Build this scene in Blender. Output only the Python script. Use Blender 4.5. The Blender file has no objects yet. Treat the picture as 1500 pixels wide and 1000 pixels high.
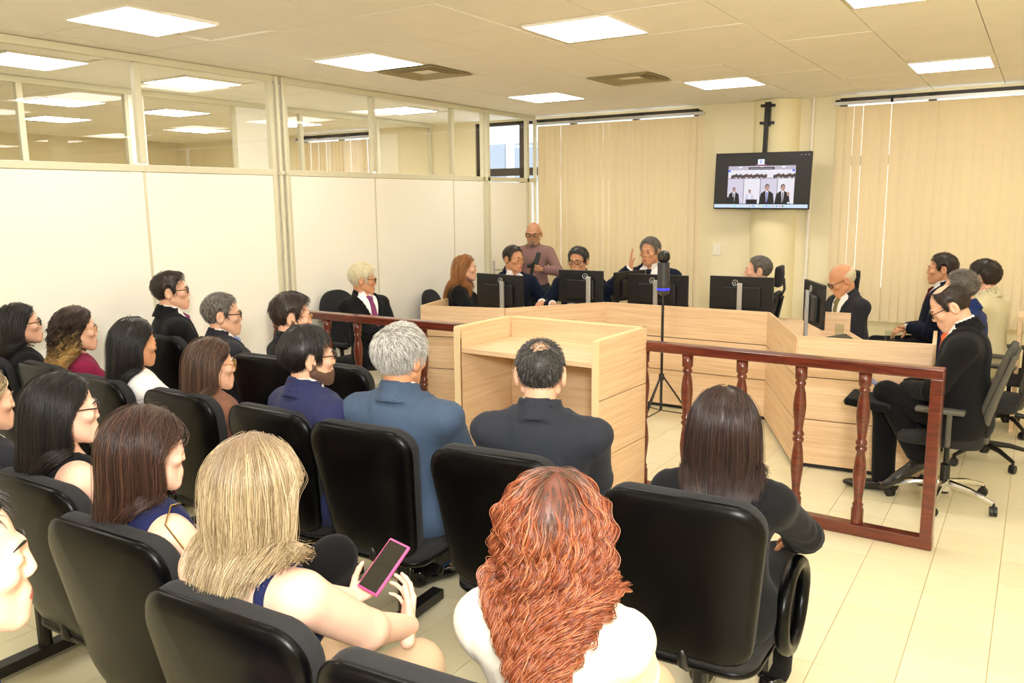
import bpy, math, random
import numpy as np
from mathutils import Vector, Matrix
random.seed(5)
rng = np.random.default_rng(7)
SC = bpy.context.scene
COL = SC.collection
R = math.radians
F32 = np.float32

# ------------------------------------------------------------------ camera, world, light, exposure
cam = bpy.data.cameras.new('camera')
cam.sensor_width = 36.0
cam.lens = 29.257
cam.clip_start = 0.05
camo = bpy.data.objects.new('camera', cam)
COL.objects.link(camo)
camo.matrix_world = Matrix(((0.84548, -0.07973, 0.52802, 4.32619),
                            (0.53390, 0.14538, -0.83295, 0.0),
                            (-0.01035, 0.98616, 0.16549, 1.85237),
                            (0, 0, 0, 1)))
SC.camera = camo
SC.view_settings.view_transform = 'Standard'
SC.view_settings.look = 'None'
SC.view_settings.gamma = 1.0
SC.view_settings.use_curve_mapping = False
SC.view_settings.exposure = 0.12
SC.cycles.use_denoising = True
SC.cycles.max_bounces = 8
SC.cycles.diffuse_bounces = 5
SC.cycles.transparent_max_bounces = 24
SC.cycles.sample_clamp_indirect = 6.0
world = bpy.data.worlds.new('daylight')
SC.world = world
world.use_nodes = True
wb = world.node_tree.nodes['Background']
wb.inputs['Color'].default_value = (0.86, 0.93, 1.0, 1)
wb.inputs['Strength'].default_value = 2.6
PANEL_POWER = 15.0
# the photographer's flash, beside and above the camera
fl = bpy.data.lights.new('camera_flash', 'AREA')
fl.shape = 'RECTANGLE'; fl.size = 0.5; fl.size_y = 0.4; fl.energy = 175; fl.color = (1.0, 0.985, 0.96)
flo = bpy.data.objects.new('camera_flash', fl); COL.objects.link(flo)
flo.location = (4.75, -0.55, 2.45)
flo.rotation_euler = (Vector((1.6, 6.0, 2.0)) - flo.location).to_track_quat('-Z', 'Y').to_euler()

# ------------------------------------------------------------------ materials
def lin(h):
    h = h.lstrip('#')
    c = [int(h[i:i + 2], 16) / 255 for i in (0, 2, 4)]
    return tuple((x / 12.92 if x <= 0.04045 else ((x + 0.055) / 1.055) ** 2.4) for x in c) + (1,)

MATS = {}
def new_mat(name):
    m = bpy.data.materials.new(name); m.use_nodes = True
    nt = m.node_tree
    return m, nt, nt.nodes['Principled BSDF']

def mat(name, c, rough=0.6, metal=0.0, noise=None, bump=None, var=0.12, spec=None, coat=0.0, sss=0.0, emit=None, sheen=0.0, alpha=None):
    """Plain surface with an optional colour noise (scale) and bump (scale, strength)."""
    if name in MATS: return MATS[name]
    m, nt, b = new_mat(name)
    c = lin(c) if isinstance(c, str) else c
    b.inputs['Base Color'].default_value = c
    b.inputs['Roughness'].default_value = rough
    b.inputs['Metallic'].default_value = metal
    if spec is not None: b.inputs['Specular IOR Level'].default_value = spec
    if coat: b.inputs['Coat Weight'].default_value = coat; b.inputs['Coat Roughness'].default_value = 0.12
    if sheen: b.inputs['Sheen Weight'].default_value = sheen; b.inputs['Sheen Roughness'].default_value = 0.5
    if sss:
        b.inputs['Subsurface Weight'].default_value = sss
        b.inputs['Subsurface Radius'].default_value = (0.012, 0.005, 0.003)
        b.inputs['Subsurface Scale'].default_value = 0.6
    if emit:
        b.inputs['Emission Color'].default_value = emit[0] if not isinstance(emit[0], str) else lin(emit[0])
        b.inputs['Emission Strength'].default_value = emit[1]
    if noise or bump:
        tc = nt.nodes.new('ShaderNodeTexCoord')
    if noise:
        n = nt.nodes.new('ShaderNodeTexNoise'); n.inputs['Scale'].default_value = noise; n.inputs['Detail'].default_value = 4
        nt.links.new(tc.outputs['Object'], n.inputs['Vector'])
        mx = nt.nodes.new('ShaderNodeMix'); mx.data_type = 'RGBA'
        mx.inputs[6].default_value = tuple(x * (1 - var) for x in c[:3]) + (1,)
        mx.inputs[7].default_value = tuple(min(1, x * (1 + var)) for x in c[:3]) + (1,)
        nt.links.new(n.outputs['Fac'], mx.inputs[0]); nt.links.new(mx.outputs[2], b.inputs['Base Color'])
    if bump:
        n2 = nt.nodes.new('ShaderNodeTexNoise'); n2.inputs['Scale'].default_value = bump[0]; n2.inputs['Detail'].default_value = 3
        nt.links.new(tc.outputs['Object'], n2.inputs['Vector'])
        bp = nt.nodes.new('ShaderNodeBump'); bp.inputs['Strength'].default_value = bump[1]; bp.inputs['Distance'].default_value = 0.004
        nt.links.new(n2.outputs['Fac'], bp.inputs['Height']); nt.links.new(bp.outputs['Normal'], b.inputs['Normal'])
    MATS[name] = m
    return m

def wood(name, c1, c2, rough=0.45, scale=(1.2, 22, 22), coat=0.0, bump=0.15):
    m, nt, b = new_mat(name)
    tc = nt.nodes.new('ShaderNodeTexCoord'); mp = nt.nodes.new('ShaderNodeMapping')
    mp.inputs['Scale'].default_value = scale
    nt.links.new(tc.outputs['Object'], mp.inputs['Vector'])
    oi = nt.nodes.new('ShaderNodeObjectInfo')
    ad = nt.nodes.new('ShaderNodeVectorMath'); ad.operation = 'MULTIPLY_ADD'
    cb = nt.nodes.new('ShaderNodeCombineXYZ')
    for i in range(3): nt.links.new(oi.outputs['Random'], cb.inputs[i])
    nt.links.new(cb.outputs[0], ad.inputs[0]); ad.inputs[1].default_value = (31, 17, 23); nt.links.new(mp.outputs[0], ad.inputs[2])
    n = nt.nodes.new('ShaderNodeTexNoise'); n.inputs['Scale'].default_value = 1.6; n.inputs['Detail'].default_value = 7; n.inputs['Distortion'].default_value = 1.2
    nt.links.new(ad.outputs[0], n.inputs['Vector'])
    cr = nt.nodes.new('ShaderNodeValToRGB')
    cr.color_ramp.elements[0].position = 0.33; cr.color_ramp.elements[0].color = lin(c1)
    cr.color_ramp.elements[1].position = 0.66; cr.color_ramp.elements[1].color = lin(c2)
    nt.links.new(n.outputs['Fac'], cr.inputs['Fac']); nt.links.new(cr.outputs['Color'], b.inputs['Base Color'])
    b.inputs['Roughness'].default_value = rough
    if coat: b.inputs['Coat Weight'].default_value = coat; b.inputs['Coat Roughness'].default_value = 0.15
    bp = nt.nodes.new('ShaderNodeBump'); bp.inputs['Strength'].default_value = bump; bp.inputs['Distance'].default_value = 0.001
    nt.links.new(n.outputs['Fac'], bp.inputs['Height']); nt.links.new(bp.outputs['Normal'], b.inputs['Normal'])
    MATS[name] = m
    return m

def fabric(name, c, weave=900, var=0.18, rough=0.9, sheen=0.15):
    if name in MATS: return MATS[name]
    m, nt, b = new_mat(name)
    c = lin(c) if isinstance(c, str) else c
    tc = nt.nodes.new('ShaderNodeTexCoord')
    n = nt.nodes.new('ShaderNodeTexNoise'); n.inputs['Scale'].default_value = weave; n.inputs['Detail'].default_value = 2
    n3 = nt.nodes.new('ShaderNodeTexNoise'); n3.inputs['Scale'].default_value = 9; n3.inputs['Detail'].default_value = 5
    nt.links.new(tc.outputs['Object'], n.inputs['Vector']); nt.links.new(tc.outputs['Object'], n3.inputs['Vector'])
    av = nt.nodes.new('ShaderNodeMath'); av.operation = 'MULTIPLY_ADD'; av.inputs[1].default_value = 0.6
    sc = nt.nodes.new('ShaderNodeMath'); sc.operation = 'MULTIPLY'; sc.inputs[1].default_value = 0.4
    nt.links.new(n3.outputs['Fac'], sc.inputs[0]); nt.links.new(n.outputs['Fac'], av.inputs[0]); nt.links.new(sc.outputs[0], av.inputs[2])
    mx = nt.nodes.new('ShaderNodeMix'); mx.data_type = 'RGBA'
    mx.inputs[6].default_value = tuple(x * (1 - var) for x in c[:3]) + (1,)
    mx.inputs[7].default_value = tuple(min(1, x * (1 + var)) for x in c[:3]) + (1,)
    nt.links.new(av.outputs[0], mx.inputs[0]); nt.links.new(mx.outputs[2], b.inputs['Base Color'])
    bp = nt.nodes.new('ShaderNodeBump'); bp.inputs['Strength'].default_value = 0.25; bp.inputs['Distance'].default_value = 0.002
    nt.links.new(av.outputs[0], bp.inputs['Height']); nt.links.new(bp.outputs['Normal'], b.inputs['Normal'])
    b.inputs['Roughness'].default_value = rough
    b.inputs['Specular IOR Level'].default_value = 0.15
    b.inputs['Sheen Weight'].default_value = sheen * 0.3
    MATS[name] = m
    return m

def skin(name, c):
    return mat(name, c, rough=0.48, noise=35, var=0.08, bump=(420, 0.06), sss=0.18, spec=0.4)

def hairmat(name, cols, rough=0.38, root=None):
    """Strand colour varies from strand to strand; roots may be another colour."""
    if name in MATS: return MATS[name]
    m, nt, b = new_mat(name)
    hi = nt.nodes.new('ShaderNodeHairInfo')
    cr = nt.nodes.new('ShaderNodeValToRGB')
    els = cr.color_ramp.elements
    while len(els) < len(cols): els.new(0.5)
    for i, c in enumerate(cols):
        els[i].position = i / max(1, len(cols) - 1); els[i].color = lin(c)
    nt.links.new(hi.outputs['Random'], cr.inputs['Fac'])
    src = cr.outputs['Color']
    if root:
        mx = nt.nodes.new('ShaderNodeMix'); mx.data_type = 'RGBA'
        rr = nt.nodes.new('ShaderNodeMapRange'); rr.inputs[1].default_value = root[1]; rr.inputs[2].default_value = root[2]
        nt.links.new(hi.outputs['Intercept'], rr.inputs[0]); nt.links.new(rr.outputs[0], mx.inputs[0])
        mx.inputs[6].default_value = lin(root[0]); nt.links.new(src, mx.inputs[7]); src = mx.outputs[2]
    nt.links.new(src, b.inputs['Base Color'])
    b.inputs['Roughness'].default_value = rough
    b.inputs['Specular IOR Level'].default_value = 0.5
    MATS[name] = m
    return m

M_glass = None
def glass_mat(name, tint=(1, 1, 1, 1), refl=0.10):
    m = bpy.data.materials.new(name); m.use_nodes = True
    nt = m.node_tree; nt.nodes.clear()
    o = nt.nodes.new('ShaderNodeOutputMaterial'); t = nt.nodes.new('ShaderNodeBsdfTransparent'); g = nt.nodes.new('ShaderNodeBsdfGlossy')
    g.inputs['Roughness'].default_value = 0.01; t.inputs['Color'].default_value = tint
    ge = nt.nodes.new('ShaderNodeNewGeometry'); dt = nt.nodes.new('ShaderNodeVectorMath'); dt.operation = 'DOT_PRODUCT'
    nt.links.new(ge.outputs['Incoming'], dt.inputs[0]); nt.links.new(ge.outputs['Normal'], dt.inputs[1])
    ms = []
    for op, v in (('ABSOLUTE', None), ('SUBTRACT', 1.0), ('POWER', 5.0), ('MULTIPLY_ADD', 0.45)):
        q = nt.nodes.new('ShaderNodeMath'); q.operation = op; src = ms[-1].outputs[0] if ms else dt.outputs['Value']
        if op == 'SUBTRACT': q.inputs[0].default_value = 1.0; nt.links.new(src, q.inputs[1])
        else:
            nt.links.new(src, q.inputs[0])
            if v is not None: q.inputs[1].default_value = v
            if op == 'MULTIPLY_ADD': q.inputs[2].default_value = 0.025
        ms.append(q)
    f = ms[-1]
    mx = nt.nodes.new('ShaderNodeMixShader')
    nt.links.new(f.outputs[0], mx.inputs[0]); nt.links.new(t.outputs[0], mx.inputs[1]); nt.links.new(g.outputs[0], mx.inputs[2]); nt.links.new(mx.outputs[0], o.inputs['Surface'])
    return m

# ------------------------------------------------------------------ mesh helpers
def mesh_from(name, V, Fc, mats=(), smooth=False, mi=None):
    me = bpy.data.meshes.new(name)
    V = np.asarray(V, dtype=F32).reshape(-1, 3)
    if isinstance(Fc, np.ndarray):
        n, k = Fc.shape
        me.vertices.add(len(V)); me.vertices.foreach_set('co', V.ravel())
        me.loops.add(n * k); me.loops.foreach_set('vertex_index', Fc.astype(np.int32).ravel())
        me.polygons.add(n); me.polygons.foreach_set('loop_start', np.arange(0, n * k, k, dtype=np.int32))
        me.update(calc_edges=True)
    else:
        me.from_pydata(V.tolist(), [], [list(f) for f in Fc]); me.update()
    for m in (mats if isinstance(mats, (list, tuple)) else [mats]): me.materials.append(m)
    me.polygons.foreach_set('use_smooth', np.full(len(me.polygons), bool(smooth)))
    if mi is not None: me.polygons.foreach_set('material_index', np.asarray(mi, dtype=np.int32))
    return me

def link(name, data, parent=None, loc=(0, 0, 0), rot=(0, 0, 0), kind=None, label=None):
    o = bpy.data.objects.new(name, data); COL.objects.link(o)
    o.location = loc; o.rotation_euler = rot
    if parent is not None: o.parent = parent
    if kind: o['kind'] = kind
    if label: o['label'] = label
    return o

def tag(o, label, cat, group=None):
    o['label'] = label; o['category'] = cat
    if group: o['group'] = group
    return o

def thing(name, label, cat, loc=(0, 0, 0), rz=0.0, group=None):
    return tag(link(name, None, None, loc, (0, 0, rz)), label, cat, group)

def bev(o, w=0.004, seg=2, ang=35):
    b = o.modifiers.new('bevel', 'BEVEL'); b.width = w; b.segments = seg; b.limit_method = 'ANGLE'; b.angle_limit = R(ang)
    return o

class MB:
    """Collects simple solids, then links them as one mesh object."""
    def __init__(s): s.V = []; s.F = []
    def add(s, V, Fc):
        o = len(s.V); s.V += [tuple(v) for v in V]; s.F += [tuple(i + o for i in f) for f in Fc]; return s
    def box(s, lo, hi, rot=None):
        (a, b, c), (d, e, f) = lo, hi
        V = [(a, b, c), (d, b, c), (d, e, c), (a, e, c), (a, b, f), (d, b, f), (d, e, f), (a, e, f)]
        if rot is not None: V = [tuple(rot @ Vector(v)) for v in V]
        return s.add(V, [(3, 2, 1, 0), (4, 5, 6, 7), (0, 1, 5, 4), (1, 2, 6, 5), (2, 3, 7, 6), (3, 0, 4, 7)])
    def tube(s, pts, r, n=8, closed=False):
        pts = [Vector(p) for p in pts]; m = len(pts)
        rr = r if isinstance(r, (list, tuple)) else [r] * m
        V = []; up = None
        for i, p in enumerate(pts):
            if closed: t = pts[(i + 1) % m] - pts[i - 1]
            else: t = pts[min(i + 1, m - 1)] - pts[max(i - 1, 0)]
            t.normalize()
            if up is None: up = t.orthogonal().normalized()
            u = (up - t * up.dot(t)); u = u.normalized() if u.length > 1e-6 else t.orthogonal().normalized(); up = u
            w = t.cross(u)
            for k in range(n):
                a = 2 * math.pi * k / n
                V.append(p + (u * math.cos(a) + w * math.sin(a)) * rr[i])
        Fc = []
        for i in range(m if closed else m - 1):
            j = (i + 1) % m
            for k in range(n):
                Fc.append((i * n + k, i * n + (k + 1) % n, j * n + (k + 1) % n, j * n + k))
        if not closed:
            Fc.append(tuple(range(n))[::-1]); Fc.append(tuple((m - 1) * n + k for k in range(n)))
        return s.add(V, Fc)
    def lathe(s, prof, n=16, c=(0, 0, 0)):
        V = []; m = len(prof)
        for r, z in prof:
            for k in range(n):
                a = 2 * math.pi * k / n; V.append((c[0] + r * math.cos(a), c[1] + r * math.sin(a), c[2] + z))
        Fc = [(i * n + k, i * n + (k + 1) % n, (i + 1) * n + (k + 1) % n, (i + 1) * n + k) for i in range(m - 1) for k in range(n)]
        Fc.append(tuple(range(n))[::-1]); Fc.append(tuple((m - 1) * n + k for k in range(n)))
        return s.add(V, Fc)
    def prism(s, poly, z0, z1):
        n = len(poly)
        V = [(x, y, z0) for x, y in poly] + [(x, y, z1) for x, y in poly]
        return s.add(V, [tuple(range(n))[::-1], tuple(range(n, 2 * n))] + [(i, (i + 1) % n, n + (i + 1) % n, n + i) for i in range(n)])
    def quad(s, *v): return s.add(v, [tuple(range(len(v)))])
    def mesh(s, name, m, smooth=False): return mesh_from(name, s.V, s.F, m, smooth)
    def obj(s, name, m, parent=None, loc=(0, 0, 0), rot=(0, 0, 0), smooth=False, kind=None, label=None):
        o = link(name, s.mesh(name, m, smooth), parent, loc, rot, kind, label)
        if smooth:
            e = o.modifiers.new('edges', 'EDGE_SPLIT'); e.split_angle = R(40)
        return o

BOXES = {}
def box(name, size, loc, m, parent=None, rz=0.0, bevel=0.0, rot=None, kind=None, label=None):
    key = (tuple(round(x, 4) for x in size), m.name)
    if key not in BOXES:
        a, b, c = (x / 2 for x in size)
        BOXES[key] = MB().box((-a, -b, -c), (a, b, c)).mesh(name, m)
    o = link(name, BOXES[key], parent, loc, rot or (0, 0, rz), kind, label)
    if bevel: bev(o, bevel)
    return o

def frame_axis(d, up=(0, 0, 1)):
    d = Vector(d).normalized(); x = d.cross(Vector(up))
    x = x.normalized() if x.length > 1e-5 else Vector((1, 0, 0))
    return x, d, x.cross(d)

# ------------------------------------------------------------------ implicit surfaces (figures are grown as one smooth skin)
def sm(a, b, k):
    h = np.clip(0.5 + 0.5 * (b - a) / k, 0, 1)
    return b + (a - b) * h - k * h * (1 - h)

def cap(P, a, b, ra, rb):
    a = np.asarray(a, F32); b = np.asarray(b, F32); ba = b - a
    t = np.clip(((P - a) @ ba) / max(1e-9, float(ba @ ba)), 0, 1)
    return np.linalg.norm(P - a - t[:, None] * ba, axis=1) - (ra + (rb - ra) * t)

def ell(P, c, r, M=None):
    q = P - np.asarray(c, F32)
    if M is not None: q = q @ np.asarray(M, F32)
    r = np.asarray(r, F32); u = q / r
    k0 = np.linalg.norm(u, axis=1); k1 = np.linalg.norm(u / r, axis=1)
    return k0 * (k0 - 1) / np.maximum(k1, 1e-6)

def polygonize(f, lo, hi, h, B=5, margin=0.02):
    lo = np.asarray(lo, F32); hi = np.asarray(hi, F32)
    nb = np.maximum(1, np.ceil((hi - lo) / (h * B)).astype(int))
    n = nb * B
    ax = [np.arange(nb[i]) for i in range(3)]
    g = np.stack(np.meshgrid(*ax, indexing='ij'), -1).reshape(-1, 3)
    ctr = (lo + (g * B + (B - 1) / 2) * h).astype(F32)
    dc = f(ctr)
    act = np.abs(dc) < h * B * 0.95 + margin
    d = np.repeat(np.repeat(np.repeat(dc.reshape(nb), B, 0), B, 1), B, 2).astype(F32)
    off = np.stack(np.meshgrid(*[np.arange(B)] * 3, indexing='ij'), -1).reshape(-1, 3)
    ids = (g[act][:, None, :] * B + off[None]).reshape(-1, 3)
    if len(ids) == 0: return np.zeros((0, 3), F32), np.zeros((0, 4), np.int32)
    d[ids[:, 0], ids[:, 1], ids[:, 2]] = f((lo + ids * h).astype(F32))
    d[0] = np.abs(d[0]); d[-1] = np.abs(d[-1]); d[:, 0] = np.abs(d[:, 0]); d[:, -1] = np.abs(d[:, -1]); d[:, :, 0] = np.abs(d[:, :, 0]); d[:, :, -1] = np.abs(d[:, :, -1])
    s = d < 0
    c8 = [(i, j, k) for i in (0, 1) for j in (0, 1) for k in (0, 1)]
    cnt = sum(s[i:n[0] - 1 + i, j:n[1] - 1 + j, k:n[2] - 1 + k].astype(np.int8) for i, j, k in c8)
    cells = np.argwhere((cnt > 0) & (cnt < 8))
    cid = np.full(n - 1, -1, np.int32); cid[cells[:, 0], cells[:, 1], cells[:, 2]] = np.arange(len(cells))
    vals = np.stack([d[cells[:, 0] + i, cells[:, 1] + j, cells[:, 2] + k] for i, j, k in c8], 1)
    acc = np.zeros((len(cells), 3), F32); num = np.zeros(len(cells), F32)
    C8 = np.array(c8, F32)
    for a in range(8):
        for b in range(a + 1, 8):
            if np.abs(C8[a] - C8[b]).sum() != 1: continue
            m = (vals[:, a] < 0) != (vals[:, b] < 0)
            t = vals[m, a] / (vals[m, a] - vals[m, b])
            acc[m] += C8[a] + t[:, None] * (C8[b] - C8[a]); num[m] += 1
    V = lo + (cells + acc / np.maximum(num, 1)[:, None]) * h
    Q = []
    for axn in range(3):
        sl0 = [slice(None)] * 3; sl1 = [slice(None)] * 3
        sl0[axn] = slice(0, -1); sl1[axn] = slice(1, None)
        e = np.argwhere(s[tuple(sl0)] != s[tuple(sl1)])
        u, v = (axn + 1) % 3, (axn + 2) % 3
        e = e[(e[:, u] > 0) & (e[:, v] > 0) & (e[:, u] < n[u] - 1) & (e[:, v] < n[v] - 1)]
        inside = s[tuple(e.T)]
        def cell(du, dv):
            q = e.copy(); q[:, u] -= du; q[:, v] -= dv
            return cid[q[:, 0], q[:, 1], q[:, 2]]
        q = np.stack([cell(1, 1), cell(0, 1), cell(0, 0), cell(1, 0)], 1)
        q[~inside] = q[~inside][:, ::-1]
        Q.append(q)
    return V.astype(F32), np.concatenate(Q).astype(np.int32)

def wob(P, f=9.0, seed=0.0):
    """Cheap smooth 3-D wobble in about -1..1 for cloth folds."""
    x, y, z = P[:, 0], P[:, 1], P[:, 2]
    a = np.sin(f * (x + 0.5 * z) + seed) + np.sin(f * 1.3 * (y - 0.4 * x) + 1.7 + seed) + np.sin(f * 0.8 * (z + 0.3 * y) + 0.6 * seed)
    b = np.sin(f * 2.3 * (z + 0.6 * x + 0.05 * a) + seed * 2) + np.sin(f * 2.0 * (y + 0.7 * z) + 2.1)
    return (a * 0.22 + b * 0.17)

# ------------------------------------------------------------------ people
def rotm(yaw=0, pitch=0, roll=0):
    return np.array(Matrix.Rotation(R(yaw), 3, 'Z') @ Matrix.Rotation(-R(pitch), 3, 'X') @ Matrix.Rotation(R(roll), 3, 'Y'), dtype=F32)

def nrm(v):
    v = np.asarray(v, F32); return v / max(1e-9, float(np.linalg.norm(v)))

def head_f(P, fem=False, nose=1.0, jaw=1.0, full=True):
    ax = np.abs(P[:, 0]); Q = P.copy(); Q[:, 0] = ax                      # mirror symmetric
    jw = jaw * (0.92 if fem else 1.0)
    d = ell(P, (0, -0.008, 0.030), (0.075, 0.094, 0.088))
    d = sm(d, ell(P, (0, 0.034, -0.03), (0.060 * jw, 0.060, 0.085)), 0.02)
    d = sm(d, cap(Q, (0.054 * jw, 0.0, -0.055), (0.018, 0.070, -0.100), 0.016, 0.015), 0.03)
    d = sm(d, ell(P, (0, 0.076, -0.102), (0.022, 0.018, 0.018)), 0.02)
    if not full: return d
    d = sm(d, ell(Q, (0.046, 0.066, -0.022), (0.020, 0.019, 0.017)), 0.018)
    d = sm(d, cap(Q, (0.0, 0.088, 0.016), (0.036, 0.080, 0.017), 0.009 if fem else 0.012, 0.009), 0.012)
    d = -sm(-d, ell(Q, (0.031, 0.101, -0.001), (0.017, 0.016, 0.012)), 0.010)
    d = sm(d, ell(Q, (0.031, 0.0815, 0.0), (0.0165, 0.0125, 0.0125)), 0.004)
    nl = (0.0985 if fem else 0.1025) * nose
    d = sm(d, cap(P, (0, 0.091, 0.012), (0, nl, -0.029), 0.0080, 0.0095), 0.010)
    d = sm(d, ell(Q, (0.0095, 0.096, -0.034), (0.0075, 0.010, 0.0065)), 0.005)
    d = sm(d, ell(P, (0, 0.085, -0.070), (0.028, 0.016, 0.022)), 0.015)
    d = sm(d, cap(Q, (0, 0.0968, -0.0655), (0.019, 0.088, -0.068), 0.0042, 0.0025), 0.004)
    d = sm(d, cap(Q, (0, 0.0952, -0.0765), (0.016, 0.088, -0.074), 0.0050, 0.0025), 0.004)
    d = np.maximum(d, -cap(Q, (0, 0.106, -0.0712), (0.021, 0.096, -0.0715), 0.0018, 0.0012))
    e = ell(Q, (0.081, -0.014, -0.006), (0.012, 0.022, 0.036))
    e = np.maximum(e, -ell(Q, (0.096, -0.009, -0.004), (0.012, 0.013, 0.024)))
    return sm(d, e, 0.006)

HEADS = {}
def head_mesh(fem, nose, jaw, res):
    k = (fem, nose, jaw, res)
    if k not in HEADS:
        HEADS[k] = polygonize(lambda P: head_f(P, fem, nose, jaw), (-0.11, -0.125, -0.145), (0.11, 0.14, 0.135), res, margin=0.01)
    return HEADS[k]

HANDS = {}
CURL = {'relax': ((18, 25, 15), (22, 30, 18), (28, 32, 20), (34, 34, 20), (35, 15)), 'flat': ((4, 4, 3), (2, 3, 2), (2, 3, 2), (5, 5, 4), (12, 5)),
        'grip': ((48, 55, 35), (52, 60, 35), (55, 62, 38), (58, 62, 38), (62, 25)), 'hold': ((25, 38, 22), (30, 42, 25), (36, 45, 28), (42, 45, 28), (48, 12))}
def hand_mesh(pose, res=0.004):
    """Right hand: wrist at the origin, fingers along +Y, palm to -Z, thumb on -X."""
    if (pose, res) in HANDS: return HANDS[(pose, res)]
    fing = [((-0.028, 0.088), (0.042, 0.025, 0.020)), ((-0.0095, 0.093), (0.046, 0.029, 0.021)), ((0.009, 0.088), (0.043, 0.027, 0.020)), ((0.0265, 0.077), (0.034, 0.021, 0.018))]
    caps = []
    sp = (-9, -2, 4, 11) if pose == 'flat' else (-5, -1, 3, 7)
    for (kx, ky), L, cu, s in zip(fing, [f[1] for f in fing], CURL[pose][:4], sp):
        pass
    for i, ((kx, ky), L) in enumerate(fing):
        caps.append(((kx * 0.55, 0.008, 0), (kx, ky, 0.002), 0.0145, 0.0115))
        p = np.array((kx, ky, 0.001)); a = 0.0; r = 0.0088 if i < 3 else 0.0075
        for j in range(3):
            a += R(CURL[pose][i][j]); y = math.cos(a); z = -math.sin(a)
            dv = np.array((-math.sin(R(-sp[i])) * y, y * math.cos(R(sp[i])), z))
            q = p + dv * L[j]; caps.append((p, q, r, r - 0.0008)); p = q; r -= 0.0009
    ta, tb = CURL[pose][4]
    p = np.array((-0.022, 0.022, -0.006)); d0 = nrm((-math.cos(R(ta)) * 0.75, 0.72, -math.sin(R(ta)) * 0.8))
    for L, r0, r1, k in ((0.042, 0.0145, 0.0108, 0), (0.032, 0.0102, 0.0095, 1), (0.025, 0.0094, 0.0075, 2)):
        q = p + d0 * L; caps.append((p, q, r0, r1)); p = q
        d0 = nrm(d0 + np.array((0.18, 0.30, -0.12)) * (0.4 + tb / 30))
    def f(P):
        d = ell(P, (0, 0.05, -0.004), (0.037, 0.05, 0.0135))
        for a, b, r0, r1 in caps: d = sm(d, cap(P, a, b, r0, r1), 0.004)
        return sm(d, cap(P, (0, -0.05, 0), (0, 0.012, 0), 0.024, 0.022), 0.015)
    HANDS[(pose, res)] = polygonize(f, (-0.11, -0.075, -0.13), (0.075, 0.20, 0.05), res, margin=0.008)
    return HANDS[(pose, res)]

def ik(a, c, l1, l2, pole):
    a = np.asarray(a, F32); c = np.asarray(c, F32); v = c - a; d = float(np.linalg.norm(v)); n = v / d
    if d > 0.985 * (l1 + l2): d = 0.985 * (l1 + l2); c = a + n * d
    x = (l1 * l1 - l2 * l2 + d * d) / (2 * d); hgt = math.sqrt(max(0, l1 * l1 - x * x))
    p = np.asarray(pole, F32); p = nrm(p - n * float(p @ n))
    return a + n * x + p * hgt, c

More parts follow.
